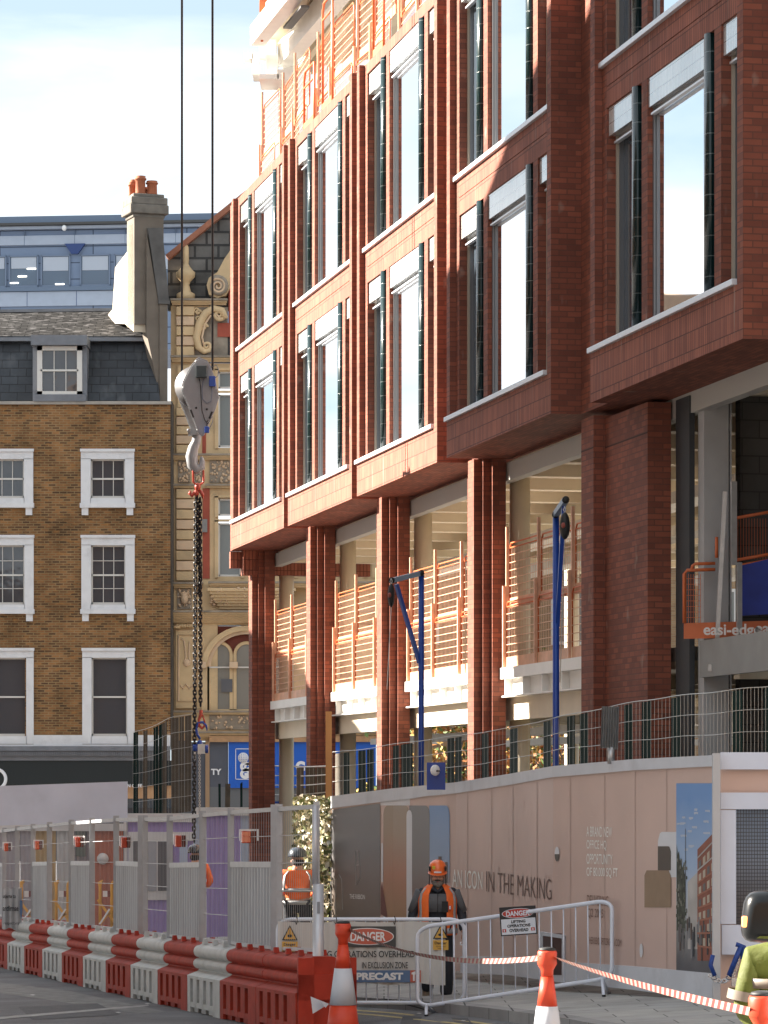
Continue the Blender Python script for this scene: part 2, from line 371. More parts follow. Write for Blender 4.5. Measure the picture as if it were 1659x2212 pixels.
# piers
JX = [-.23, 6.68, 13.59, 20.68]
def pier(uc, zb):
    p = MB(); p.mat(BR)
    for hw, e0, e1 in ((.215, .44, .9), (.305, .565, .9), (.405, .69, .9)): p.box(uc-hw, uc+hw, e0, e1+ (0 if hw > .4 else -.003), zb, 7.62)
    p.build('brick_pier', None, NB)
for u in JX: pier(u, -1.5)
p = MB(); p.mat(BR); p.box(27.42, 28.05, .42, .9, -.6, 7.54); p.box(28.05, 30.1, .585, .895, -.6, 7.5); p.mat(mat('joint shadow gap', (0,0,0))); p.box(27.42, 28.05, .4175, .42, 7.10, 7.118); p.box(28.05, 30.1, .5825, .585, 7.10, 7.118)
p.build('brick_pier', None, NB)
# steel frame: columns, floors, beams
c = MB(); c.mat(CREAM)
for u in [-7.1]+JX+[27.5]:
    c.build if 0 else None
def col_(u, e, r, z0, z1, m):
    q = MB(); q.smooth = True; q.tube([(u, e, z0), (u, e, z1)], r, 16); q.mat if 0 else None
    q.box(u-r*1.5, u+r*1.5, e-r*1.5, e+r*1.5, z1-.03, z1); q.build('steel_column', m, NB)
for u in JX+[27.4]:
    col_(u, 1.22, .16, -1.5, 4.0, CREAM); col_(u, 1.22, .16, 4.42, 7.45, CREAM)
    col_(u, 7.5, .16, -1.5, 4.0, CREAM); col_(u, 7.5, .16, 4.42, 7.45, CREAM)
    col_(u, 13.5, .16, -1.5, 4.0, CREAM); col_(u, 13.5, .16, 4.42, 7.45, CREAM)
fl = MB(); fl.mat(CREAM)
fl.box(-.3, 36.5, 1.0, 15, 7.56, 7.60); fl.build('ceiling', None, NB)
bm = MB(); bm.mat(CREAM)
u = .2
while u < 36:
    bm.box(u-.15, u+.15, 1.0, 15, 7.36, 7.56); bm.box(u-.12, u+.12, 1.05, 15, 3.90, 4.10); u += 2.3
bm.mat(mat('shaded grey primer', (.45,.44,.41), .6)); bm.box(-.3, 36, .92, 1.08, 7.28, 7.55)  # edge beam under the soffit in grey primer
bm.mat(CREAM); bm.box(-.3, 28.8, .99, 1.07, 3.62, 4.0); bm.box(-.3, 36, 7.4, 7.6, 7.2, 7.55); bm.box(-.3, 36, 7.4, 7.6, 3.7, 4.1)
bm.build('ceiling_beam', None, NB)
du = MB(); du.smooth = False
for e, z in ((3.2, 7.05), (5.4, 7.12), (9.5, 7.05)): du.box(2, 34, e, e+.5, z-.18, z)
for e, z in ((2.6, 3.6), (5, 3.55), (9.5, 3.6)): du.box(2, 34, e, e+.45, z-.12, z)
du.build('air_duct', mat('grey duct steel', (.52,.50,.46), .4, .5, var=.1), NB)
fl = MB(); fl.mat(CREAM); fl.box(-.3, 30.3, 1.0, 15, 4.10, 4.20); fl.mat(CONC); fl.box(-.3, 30.3, 1.0, 15, 4.2, 4.38); fl.box(30.3, 36.2, 1.4, 15, 4.1, 4.38); fl.box(-.3, 36, .6, 15, -1.6, -1.0)
fl.build('floor_slab', None, NB)
ed = MB(); ed.mat(WSTEEL); ed.box(-.9, 28.5, .80, .99, 4.24, 4.41); ed.box(-.9, 28.5, .93, .96, 3.98, 4.24); ed.box(-.9, 28.5, .82, .97, 3.96, 3.985)
u = -.5
while u < 28: ed.box(u-.015, u+.015, .82, .93, 3.985, 4.24); u += 1.15
ed.build('slab_edge', None, NB)
ed = MB(); ed.mat(mat('grey primed beam', (.26,.26,.25), .6, var=.08)); ed.box(31.25, 36.4, .93, .985, 3.95, 4.41); ed.build('slab_edge', None, NB)
# roof level
rf = MB(); rf.mat(CONC); rf.box(-.3, 36, .5, 15, 14.6, 14.8); rf.build('roof_slab', None, NB)
for u in (-.23, 9.6): 
    q = MB(); q.mat(WSTEEL); q.box(u-.14, u+.14, 1.15, 1.45, 14.8, 18.2); q.build('roof_column', None, NB)
bk = MB(); bk.mat(brick('dark blockwork', (.10,.095,.088), (.085,.08,.075), (.055,.05,.048), bw=.45, bh=.225, ms=.008, rough=.9)); bk.box(30.75, 30.95, 1.55, 12, -1, 7.5); bk.box(30.95, 42, 6, 6.2, -1, 7.5); bk.box(36.6, 36.8, .9, 6, -1, 7.5); bk.build('block_wall_and_added_baffles', None, NB)  # rear and end walls added to keep light out of the opening
q = MB(); q.mat(mat('pale grey primed steel', (.42,.42,.42), .55, var=.06)); q.box(30.95, 31.2, 1.0, 1.32, -1, 7.5); q.box(30.95, 31.2, 1.34, 1.36, -1, 7.5); q.build('steel_column', None, NB)
q = MB(); q.mat(mat('dark cladding panel', (.03,.035,.04), .6)); q.box(30.3, 30.9, .9, .97, -1, 7.5); q.build('cladding_panel', None, NB)
# unseen occluder walls across the street, outlines cut to shade road and near bays
OB = mat('occluder brick', (.30,.20,.13), .85, var=.2)
# local frame: x = u, y = -14 (away from facade)
o_ = MB(); o_.mat(OB)
OFF = -14.0
def sil(poly, e0, e1): o_.prism(poly, e0, e1, 'y')
PHI = 191.5-SAZ
TN, TP = math.tan(R(PHI)), math.tan(R(SEL))/math.cos(R(PHI))
def sh(u, z): return (u-(-OFF)*TN, z+(-OFF)*TP)
OE = empty('shadow_occluder', NB.location, TH, 'unseen thin walls across the street, outlines cut to shape the sun shadows', 'building')
for nm, P in (('low_occluder', [(-15,-6),(-15,8.3),(-9,7.3),(-.6,6.2),(6.3,4.9),(13,3.1),(18.0,2.4),(18.9,-.3),(20.2,-1.5),(48,-1.5),(48,-6)]), ('tall_occluder', [(22.3,-1.4),(22.1,2.2),(20.95,7.3),(20.6,10.3),(23.3,11.4),(26.5,12.8),(28.4,13.6),(28.6,21),(48,21),(48,-1.4)])):
    o_ = MB(); o_.prism([sh(*q) for q in P], OFF-.8, OFF, 'y'); o_.build(nm, OB, OE)

g = MB(); g.mat(OB); g.box(-30, 30, -22, -16, -2, 14); g.box(14, 20, -15.9, 26, -2, 15)  # plain blocks added out of view to reduce sky fill
for i in range(9):
    for j in range(4): pass
wbk = empty('sky_fill_blockers', (0,0,0), 0, 'unseen plain blocks behind and beside the camera, added to cut sky fill', 'building'); g.build('wall', None, wbk)
MNB = T(NB.location) @ RZ(TH)
def fw(u, e, z): return MNB @ Vector((u, e, z))
# ---------------- edge protection panels ----------------
def make_panel(wd=1.85, h=1.1):
    t = empty('edge_protection_panel', (0,0,0))
    f = MB(); f.mat(ORG); r = .014
    f.tube([(0,0,.15),(0,0,h-.08),(.08,0,h),(wd-.08,0,h),(wd,0,h-.08),(wd,0,.15)], r, 6); f.tube([(0,0,h*.93),(wd,0,h*.93)], .012, 6)
    f.build('frame', None, t)
    g = MB(); g.mat(LORG); x = .1
    while x < wd-.05: g.box(x-.003, x+.003, -.003, .003, .15, h*.93); x += .1
    z = .25
    while z < h*.92: g.box(0, wd, -.012, -.003, z-.006, z+.006); z += .13
    g.build('wire_mesh', None, t)
    k = MB(); k.mat(mat('sunlit tone toe board', (.62,.33,.20), .5, var=.2, vscale=3)); k.box(0, wd, -.012, .012, 0, .17); k.build('toe_board', None, t)  # pale peach tone carries the sunlight on the board
    p = MB(); p.mat(LORG); p.box(-.055, -.005, -.06, -.015, -.08, h+.28); p.build('post', None, t)
    return t
P0 = make_panel(); used = [False]
LOCS = {0: 'beside the far brick pier', 1: 'beyond the second brick pier', 2: 'between the third and fourth brick piers', 3: 'right of the fourth brick pier'}
def panel(u, e, z, rz, label, group, sc=1):
    if used[0]: o = copy_tree(P0)
    else: o = P0; used[0] = True
    o.location = fw(u, e, z); o.rotation_euler = (0, 0, TH+rz); o.scale = (1, 1, sc); return tag(o, label, 'safety barrier', group)
gr = 'orange mesh barriers along the open lower storey'
for i, ju in enumerate([-.23, 6.68, 13.59, 20.68]):
    for tier in (0, 1):
        for k in range(3):
            panel(ju+.55+k*1.98, .88+.05*tier, 4.42+tier*.90, 0, f"orange mesh edge panel, {'lower' if tier == 0 else 'upper'} tier, {LOCS[i]}", gr, .9)
for tier in (0, 1): panel(-2.2, .9, 4.42+tier*.90, 0, f"orange mesh edge panel, {'lower' if tier == 0 else 'upper'} tier, left of every brick pier", gr)
for o in [q for q in COL.objects if q.name.startswith('edge_protection') and q.get('group') == gr]: pass
gr2 = 'orange mesh barriers along the roof edge'
u = .1; k = 0
while u < 26:
    for tier in (0, 1):
        a = random.uniform(-.05, .05)
        bayn = int(u//6.9)
        wh = ['farthest', 'second', 'third', 'fourth'][min(bayn, 3)]
        panel(u+random.uniform(0, .12), .62+.1*(k % 2)+.06*tier, ZT-.22+tier*1.12, a, f"orange mesh guard panel, {'lower' if tier == 0 else 'upper'} tier, on the roof edge above the {wh} bay", gr2)
    u += 2.0; k += 1
def gate(u, e, z, h, w_, label):
    t = empty('orange_tube_gate', fw(u, e, z), TH, label, 'gate', 'orange tube gates on the roof')
    g = MB(); g.mat(ORG); g.tube([(0,0,0),(0,0,h-.15),(.15,0,h),(w_,0,h),(w_,0,0)], .025, 6); g.tube([(0,0,h-.3),(w_,0,h-.3)], .02, 6); g.build('frame', None, t)
    q = MB(); q.mat(ORG); q.box(.02, w_-.02, -.02, .02, .1, .5); q.build('plate', None, t)
gate(7.9, .5, ZT, 2.4, 1.0, 'tall orange tube gate standing above the roof edge'); gate(12.8, .5, ZT, 2.3, .9, 'orange tube gate on the roof near the third bay'); gate(5.9, .5, ZT, 1.5, 1.1, 'low orange tube gate on the roof edge')
# bay five opening: barriers in front of the dark block wall
t = empty('site_safety_barrier', fw(31.35, .75, 4.32), TH, 'orange and blue guard rail with raking grey posts in the dark opening', 'safety barrier')
def pt(x, y, Z=43): return Vector(t.matrix_basis.inverted() @ at(x, y, Z))
g = MB(); g.mat(ORG)
for P in ([(1478,1346),(1478,1240),(1484,1232),(1545,1230)], [(1494,1232),(1496,1222),(1502,1218),(1545,1217)], [(1590,1119),(1690,1101)], [(1590,1210),(1690,1192)], [(1596,1222),(1690,1205)], [(1596,1238),(1690,1220)], [(1548,1160),(1548,1205)]):
    g = MB(); g.mat(ORG); g.tube([pt(*q) for q in P], .022, 6); g.build('rail', None, t)
g = MB(); g.mat(ORG); g.add([pt(1477,1346),pt(1690,1340),pt(1690,1376),pt(1477,1380)], [(0,1,2,3)]); g.build('toe_board', None, t)
g = MB(); g.mat(ORG)
for i in range(7): a = 1482+i*5.2; g.beam(pt(a,1240), pt(a,1346), .005, .005)
for y in range(1250, 1345, 12): g.beam(pt(1480,y), pt(1514,y), .005, .005)
g.build('wire_mesh', None, t); g = MB(); g.mat(ORG)
for i in range(12): a = 1594+i*6; g.beam(pt(a,1120), pt(a,1208), .004, .004)
g.build('wire_mesh', None, t)
g = MB(); g.mat(GSTEEL); g.beam(pt(1566,1062,42.8), pt(1546,1440,42.8), .07, .05); g.beam(pt(1585,1040,42.7), pt(1585,1220,42.7), .07, .05); g.beam(pt(1597,1215,42.7), pt(1597,1400,42.7), .06, .05); g.beam(pt(1530,1442,42.7), pt(1560,1445,42.7), .06, .08); g.beam(pt(1585,1400,42.7), pt(1640,1404,42.7), .05, .08); g.build('post', None, t)
g = MB(); g.mat(mat('blue sheeting', (.012,.035,.30), .5, var=.2, vscale=4)); g.add([pt(1600,1222,42.95),pt(1690,1200,42.95),pt(1690,1325,42.95),pt(1602,1330,42.95)], [(0,1,2,3)]); g.build('blue_sheet', None, t)
EE = mat('worn white lettering', (.80,.74,.70), .7)
M_ = T(pt(1519,1371,42.6)) @ RZ(-TH)
text_mesh('lettering', 'easi-edge', .19, EE, t, M_, bold=.004)
text_mesh('lettering', 'easi-edge', .19, EE, t, T(pt(1631,1368,42.6)) @ RZ(-TH), bold=.004)
# steel bracket canopy above the far end of the roof
t = empty('steel_roof_frame', fw(-.2, 1.3, 17.8), 0, 'white steel beams and deck jutting out above the far roof corner', 'steel frame')
def pc(x, y, Z=73): return at(x, y, Z)-t.location
g = MB(); g.mat(WSTEEL)
for (x0, y0, x1, y1, Z, dp) in ((599,150,640,172,73,.9), (527,113,547,127,74,.5), (545,115,560,160,74,.8), (560,95,582,118,73.5,.6), (575,118,600,165,73.2,.5), (560,160,602,170,73,1.2), (577,85,596,125,73.6,.5), (1000,30,1001,31,73,.1)):
    a = pc(x0, y0, Z); b_ = pc(x1, y1, Z); g.box(a.x, b_.x, a.y, a.y+dp, b_.z, a.z)
g.build('bracket', None, t)
g = MB(); g.mat(WSTEEL)
def bl(p, q, w_, h): g.beam(p, q, w_, h)
bl(pc(556,78,73), pc(715,-120,66), .3, .42); bl(pc(615,120,74), pc(800,-100,66), .3, .5)
g.build('edge_beam', None, t)
g = MB(); g.mat(CREAM)
p = [pc(560,52,73.4), pc(640,150,76), pc(820,125,78), pc(940,-60,70), pc(700,-150,64)]
g.add(p+[q+Vector((0,0,.25)) for q in p], [(4,3,2,1,0),(5,6,7,8,9)]+[(i,(i+1) % 5,(i+1) % 5+5,i+5) for i in range(5)]); 
for k in range(4): bl(pc(640+k*36,150-k*4,75.5), pc(735+k*42,20-k*20,70), .12, .3)
g.build('deck', None, t)
g = MB(); g.mat(mat('dark louvre', (.10,.10,.10), .6))
for k in range(5): bl(pc(676+k*12,92,74), pc(692+k*12,68,73), .07, .03)
for k in range(3): bl(pc(617+k*4,60,72), pc(655+k*4,14,69), .10, .05)
g.build('vent_slats', None, t)
g = MB(); g.mat(WSTEEL); a = pc(616,165,74); g.box(a.x-.14, a.x+.14, a.y-.14, a.y+.14, -3.2, a.z+.1); g.build('column', None, t)
g = MB(); g.mat(ORG); g.tube([pc(563,30,72.5), pc(563,-40,72.5)], .03, 6); g.tube([pc(566,90,72.5), pc(566,-40,72.5)], .03, 6); a = pc(562,30,72.4); g.box(a.x, a.x+.4, a.y, a.y+.05, a.z, a.z+.7); g.build('guard_rail', None, t)
# ---------------- davit arms ----------------
def davit(P, name, label, arm, brace, blk, Z, Zb):
    base = at(P[0], P[2], Z); base.z = G(base.x, base.y)+.12
    t = empty('davit_arm', base, 0, label, 'lifting arm', 'blue davit arms behind the hoarding')
    q = lambda x, y, z_: at(x, y, z_)-base
    g = MB(); g.mat(BLUE); top = q(P[0], P[1], Z); g.tube([(0,0,0), (top.x, top.y, top.z)], .042, 12); g.tube([(0,0,0),(0,0,.02)], .16, 12); g.build('post', None, t)
    g = MB(); g.mat(mat('grey blue painted steel', (.20,.27,.36), .4)); g.beam(q(*arm[0]), q(*arm[1]), .07, .07); g.build('arm', None, t)
    g = MB(); g.mat(BLUE); g.beam(q(*brace[0]), q(*brace[1]), .05, .05); g.build('brace', None, t)
    g = MB(); g.mat(BLACK); 
    for k in (0, 1): c = q(*arm[k]); g.tube([c+Vector((0,-.06,0)), c+Vector((0,.06,0))], .045, 10)
    g.build('pivot', None, t)
    c = at(*blk[0]); b2 = empty('fall_arrest_block', c, 0, blk[1], 'safety block')
    g = MB(); g.mat(BLACK); g.ball((0,0,-.16), (blk[2], .085, .17), 14, 10); g.build('housing', None, b2)
    g = MB(); g.mat(GSTEEL); g.tube([(0,0,0),(.015,0,.04),(0,0,.08),(-.015,0,.04)], .009, 6, closed=True); g.tube([(0,0,-.33),(-.06 if blk[3] else .03,0,blk[3] or -1.7)], .006, 5); g.build('hook_and_line', None, b2)
    g = MB(); g.mat(mat('faded red badge', (.25,.05,.035), .5)); g.tube([(-.02,-.083,-.16),(-.03,-.090,-.16)], .035, 14); g.build('badge', None, b2)
davit((910, 1235, 1700), 'a', 'blue davit post with a short grey arm pointing left, in front of the third opening', ((910,1238,50), (846,1254,49.6)), ((856,1262,49.7), (906,1432,50)), ((845,1262,49.5), 'dark round fall arrest block hanging from the left davit arm', .05, -1.5), 50, 0)
davit((1201, 1112, 1660), 'b', 'tall blue davit post with its arm turned towards the street, right of the fourth pier', ((1200,1112,44), (1222,1080,43.2)), ((1218,1092,43.4), (1204,1352,44)), ((1220,1108,43.0), 'black fall arrest block with red badge hanging from the taller davit', .065, -2.1), 44, 0)
# ---------------- crane hook block, cables and chains ----------------
ZC = 57
def cp(x, y, Z=ZC): return at(x, y, Z)
STC = mat('dark crane rope', (.012,.012,.014), .5)
for x, y, lb in ((393, 835, 'left'), (459, 800, 'right')):
    a = cp(x, y); g = MB(); g.mat(STC); g.tube([(0,0,0),(0,0,28)], .019, 8); o = g.build('crane_cable', None, None); o.location = a
    tag(o, f'taut black crane cable, the {lb} of the two above the hook block', 'cable', 'crane cables')
ctr = cp(427, 868); t = empty('crane_hook_block', ctr, 0, 'pale grey crane hook block hanging on two black cables', 'hook block')
CW = mat('pale grey crane paint', (.25,.26,.275), .5, var=.06, vscale=6, dirt=.3)
def lp(px, py, dy=0): p = cp(324+px*.2075, 729+py*.2075)-ctr; return Vector((p.x, p.y+dy, p.z))
OUT = [(520,222),(600,255),(640,310),(690,470),(716,600),(725,640),(690,760),(600,960),(570,1035),(540,1045),(500,1000),(430,800),(365,640),(335,570),(345,480),(440,300),(495,235)]
for (dx, dz, dy, nm) in ((0,0,-.22,'front'), (-62,22,.22,'back')):
    g = MB(); g.mat(CW); P = [lp(a+dx, b+dz) for a, b in OUT]; g.prism([(p.x, p.z) for p in P], dy-.018, dy+.018, 'y'); 
    ins = [((a-530)*.93+530+dx, (b-620)*.95+620+dz) for a, b in OUT]; P = [lp(a, b) for a, b in ins]; g.prism([(p.x, p.z) for p in P], dy-.028, dy-.019, 'y'); g.build('side_plate', None, t, bevel=.006)
g = MB(); g.mat(mat('sheave steel', (.16,.16,.17), .5, .6)); 
for dy in (-.09, .08): c = lp(470, 520); g.tube([(c.x, dy-.05, c.z),(c.x, dy-.02, c.z),(c.x, dy+.02, c.z),(c.x, dy+.05, c.z)], [.33,.30,.30,.33], 26)
g.build('sheave', None, t)
g = MB(); g.mat(CW)
for (px, py) in ((520,270),(390,540),(690,620),(440,980),(540,975)): c = lp(px-30, py); g.tube([(c.x, -.24, c.z),(c.x, .24, c.z)], .028, 10)
a = lp(400,960); b_ = lp(500,1020); g.box(a.x, b_.x, -.12, .12, b_.z, a.z); a = lp(490,320); b_ = lp(610,300); g.box(a.x, b_.x, -.30, -.22, a.z, b_.z+.02); g.build('spacer', None, t)
g = MB(); g.mat(mat('dark enclosure', (.035,.05,.055), .5)); a = lp(490,320); b_ = lp(600,440); g.box(a.x, b_.x, -.36, -.245, b_.z, a.z); g.build('control_box', None, t, bevel=.008)
g = MB(); g.mat(BLUE)
for A in ((625,425,690,530), (580,948,625,1012)): a = lp(*A[:2]); b_ = lp(*A[2:]); g.box(a.x, b_.x, -.33, -.245, b_.z, a.z)
g.build('sensor_box', None, t, bevel=.008)
g = MB(); g.mat(BLACK)
g.tube([lp(*q, -.27) for q in ((520,440),(535,520),(540,640),(550,780),(580,880),(610,915),(630,890),(605,880),(598,940))], .007, 6)
g.mat(mat('blue grey cable', (.10,.14,.22), .5)); g.tube([lp(*q, -.27) for q in ((565,450),(550,560),(555,660),(600,705),(645,680),(655,600),(650,530))], .006, 6); g.tube([lp(*q, -.27) for q in ((640,330),(700,310),(720,350),(715,420),(690,440))], .006, 6)
g.tube([lp(*q, -.27) for q in ((625,970),(660,900),(665,840),(630,870))], .005, 6)
g.build('control_cable', None, t)
g = MB(); g.mat(mat('dark slot', (.03,.03,.03), .8))
DSL = MATS['dark slot']
for A in (((432,770),(462,850)), ((655,790),(625,860))): g = MB(); g.mat(DSL); g.beam(lp(*A[0],-.252), lp(*A[1],-.252), .012, .03); g.build('slot', None, t)
for A in ((490,750),(600,765)): c = lp(*A); g = MB(); g.mat(DSL); g.tube([(c.x,-.25,c.z),(c.x,-.255,c.z)], .018, 10); g.build('hole', None, t)
hk = MB(); hk.mat(CW); hk.tube([lp(*q) for q in ((490,1010),(480,1090),(450,1150),(432,1240),(445,1330),(490,1378),(535,1350),(545,1290),(535,1240))], [.07,.075,.085,.10,.095,.085,.065,.045,.02], 14); hk.build('hook', None, t)
RED = mat('red lifting gear paint', (.36,.045,.025), .4, var=.12, vscale=20)
CHN = mat('black chain steel', (.02,.02,.022), .4, .6)
def link(g, c, L_, W_, r, rot, tilt=0):
    pts = []; h = L_/2-W_/2
    for i in range(12):
        a = 2*math.pi*i/12; x = W_/2*math.cos(a); z = W_/2*math.sin(a)+(h if math.sin(a) > 0 else -h); pts.append((x, z))
    g.tube([(c[0]+x*math.cos(rot), c[1]+x*math.sin(rot), c[2]+z) for x, z in pts], r, 5, closed=True)
def chain(name, x0, y0, y1, dx, label, pitch=.062, Z=ZC, W_=.052, r=.0125, m=None, sway=0):
    a = cp(x0, y0, Z); n = int((y1-y0)/(FD/Z)/pitch); g = MB(); g.mat(m or CHN)
    for i in range(n): link(g, (dx*i/n+sway*math.sin(i*.7), 0, -i*pitch), pitch+2*r, W_, r, .35 if i % 2 else .35+math.pi/2)
    o = g.build(name, None, None); o.location = a; return tag(o, label, 'chain')
chain('lifting_chain', 423, 1080, 1830, -.03, 'long black lifting chain hanging straight down behind the fence')
chain('lifting_chain', 432, 1080, 1530, .01, 'shorter black chain ending in the red and blue hooks')
chain('lifting_chain', 426, 1075, 1292, .05, 'slack black chain doubled up just under the red link', sway=.012)
chain('lifting_chain', 431, 1625, 1790, 0, 'thin silver chain hanging from the lever hoist', pitch=.03, W_=.03, r=.005, m=GSTEEL)
a = cp(427, 1030); t = empty('sling_link', a, 0, 'red master link and clutch between the crane hook and the chains', 'lifting link')
g = MB(); g.mat(RED); W_ = .085
pts = [(W_*math.cos(i*math.pi/8), (.12 if math.sin(i*math.pi/8) > 0 else -.06)+.07*math.sin(i*math.pi/8)) for i in range(16)]
g.tube([(x+.01, x*.5, z) for x, z in pts], .017, 8, closed=True); g.build('ring', None, t)
g = MB(); g.mat(RED); g.ball((0,0,-.17), (.05,.045,.07)); g.ball((-.02,0,-.27), (.045,.04,.06)); g.tube([(-.04,0,-.25),(-.10,0,-.31),(-.13,0,-.27),(-.12,0,-.23)], [.03,.035,.03,.015], 8); g.tube([(.04,0,-.22),(.08,0,-.30),(.085,0,-.36)], [.03,.03,.012], 8); g.build('clutch', None, t)
a = cp(434, 1560); t = empty('lever_hoist', a, 0, 'red and blue hooks with small lever hoist at the end of the short chain', 'hoist')
g = MB(); g.mat(RED); g.tube([(0,0,.20),(0,0,.12),(-.035,0,.04),(-.03,0,-.06),(.02,0,-.10),(.06,0,-.06),(.045,0,0)], [.03,.03,.022,.026,.026,.02,.01], 8); g.tube([(.02,0,.13),(.05,0,.05),(.065,0,-.02)], .015, 6); g.build('top_hook', None, t)
g = MB(); g.mat(BLUE); g.tube([(-.01,0,-.28),(-.06,0,-.20),(-.08,0,-.10),(-.04,0,-.01),(.03,0,-.0),(.09,0,-.06),(.10,0,-.14)], [.02,.024,.026,.026,.024,.02,.01], 8); g.ball((-.02,0,-.36), (.05,.05,.07)); g.build('lower_hook', None, t)
g = MB(); g.mat(BLUE); g.tube([(-.13,0,-.42),(-.05,0,-.42)], .06, 12); g.tube([(.07,0,-.44),(.12,0,-.44)], .07, 12); g.mat(GSTEEL); g.box(-.05,.07,-.05,.05,-.52,-.36); g.box(-.115,-.085,-.02,.02,-.62,-.4); g.build('gearbox', None, t)
# ---------------- plastic water filled barriers ----------------
RP = mat('sun faded red plastic', (.34,.03,.015), .6, spec=.25, var=.18, vscale=4, bump=.2, bscale=12, dirt=.3)
RPF = mat('dusty red plastic', (.33,.036,.018), .65, spec=.2, var=.2, vscale=5, bump=.2, bscale=14, dirt=.45)
WP = mat('dusty white plastic', (.46,.465,.45), .6, var=.12, vscale=4, bump=.2, bscale=14, dirt=.45)
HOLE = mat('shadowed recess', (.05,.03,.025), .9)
def make_wb(red):
    "length along x (0..LB), depth along y (-.24..+.24), road side is -y"
    body = RPF if red else WP; t = empty('water_filled_barrier', (0,0,0)); LB = 2.28; g = MB(); g.mat(body)
    prof = [(-.27,.07),(-.27,.50),(-.25,.53),(-.19,.555),(-.165,.58)]
    for i in range(9): a = -math.pi/2+math.pi*i/8; prof.append((-.17-.075*math.cos(a), .66+.075*math.sin(a)))
    for i in range(9): a = -math.pi/2+math.pi*i/8; prof.append((-.165-.075*math.cos(a), .825+.085*math.sin(a)))
    prof += [(-.10,.935)]
    full = prof+[(-y, z) for y, z in reversed(prof)]
    n = len(full); L2 = LB-.035
    vs = [(0, y, z) for y, z in full]+[(L2, y, z) for y, z in full]
    g.add(vs, [(i, n+i, n+(i+1) % n, (i+1) % n) for i in range(n)], True)
    g.mat(RP if red else WP); g.add([(L2, y, z) for y, z in full]+[(0, y, z) for y, z in full], [tuple(range(n)), tuple(range(2*n-1, n-1, -1))], False)
    g.build('body', None, t)
    # feet, with fork lift gaps
    f = MB(); f.mat(body)
    for a, c in ((0,.5),(.72,1.02),(1.24,1.54),(1.76,L2)): f.box(a, c, -.268, .268, 0, .07)
    f.build('foot', None, t)
    # ribs stand proud so the recesses between them read as slots
    r = MB(); r.mat(body)
    xs = [0, .30, .75, 1.20, 1.65, 2.10]
    for x0, x1 in ((0,.20),(.40,.66),(.86,1.12),(1.32,1.58),(1.78,L2)): r.box(x0, x1, -.32, -.271, .0 if (x0 in (0,) or x1 == L2) else .07, .46)
    r.box(0, L2, -.322, -.271, .46, .50); r.box(0, L2, -.318, -.271, .07, .14)
    r.prism([(-.322,.50),(-.271,.50),(-.24,.535)], 0, L2, 'x')
    r.build('ribbed_panel', None, t)
    for x0, x1 in ((.20,.40),(.66,.86),(1.12,1.32),(1.58,1.78)): h = MB(); h.mat(HOLE if red else mat('grey shadowed recess', (.13,.14,.15), .9)); h.box(x0+.002, x1-.002, -.275, -.2705, .142, .459); h.build('slot_recess', None, t)  # dark slot plates, recess shade put into their colour
    for x in (.25, .95, 1.65):
        for y in (-.13, .13): k = MB(); k.mat(RP if red else WP); k.add([(x-.045,y-.035,.93),(x+.045,y-.035,.93),(x+.045,y+.035,.93),(x-.045,y+.035,.93),(x-.03,y-.025,1.0),(x+.03,y-.025,1.0),(x+.03,y+.025,1.0),(x-.03,y+.025,1.0)], [(4,5,6,7),(0,1,5,4),(1,2,6,5),(2,3,7,6),(3,0,4,7)]); k.build('stacking_lug', None, t)
    return t
def LP(x): s_ = 119.8+.1193*x; Y = FD/s_; return Vector(((x-CX)/s_, Y))      # foot line of the barrier run on the road
A_, B_ = LP(640), LP(16); dirv = (A_-B_).normalized(); LBU = (A_-B_).length/11
wr, ww = make_wb(True), make_wb(False); first = {True: wr, False: ww}
ordr = [1,0,1,0,1,0,1,0,1,0,1,1]; names = ['pale grey', 'faded red']
seen = {0: 0, 1: 0}
for i in range(-1, 11):
    red = ordr[i+1] if i < 10 else 1
    red = [1,1,0,1,0,1,0,1,0,1,0,1,1][i+2] if i < 9 else 1
    src = first[bool(red)]; o = src if not seen[red] else copy_tree(src); seen[red] += 1
    p = B_+dirv*LBU*i; q = B_+dirv*LBU*(i+1); z0, z1 = G(*p), G(*q)
    ang = math.atan2(dirv.y, dirv.x)
    o.rotation_mode = 'XYZ'; o.location = (p.x, p.y, z0); pitch = -math.asin((z1-z0)/LBU)
    o.matrix_basis = T((p.x, p.y, z0)) @ RZ(ang) @ Matrix.Rotation(pitch, 4, 'Y') @ T((0, .32, 0)) @ Matrix.Diagonal((LBU/2.28, 1, .93, 1))
    k = 10-i
    desc = ['nearest to the camera, at the open end of the row', 'next to the end of the row', 'third from the near end'] + [f'{w_} from the near end' for w_ in ('fourth','fifth','sixth','seventh','eighth','ninth','tenth','eleventh','twelfth')]
    tag(o, f"{names[red]} plastic water barrier, {desc[k]}", 'barrier', 'red and grey plastic barriers along the road')
LASTB = B_+dirv*LBU*11
# end face with the wide slots of the last barrier
e = MB(); e.mat(RP)
e.box(0, .06, -.30, .36, .0, .12); e.box(0,.06,-.30,.36,.42,.72); e.box(0,.06,-.30,-.12,.12,.92); e.box(0,.06,.24,.36,.12,.92)
lasto = [q for q in COL.objects if q.name.startswith('water_filled') and 'nearest to the camera' in q['label']][0]
eo = e.build('end_face', None, lasto); eo.location = (2.25, 0, 0)
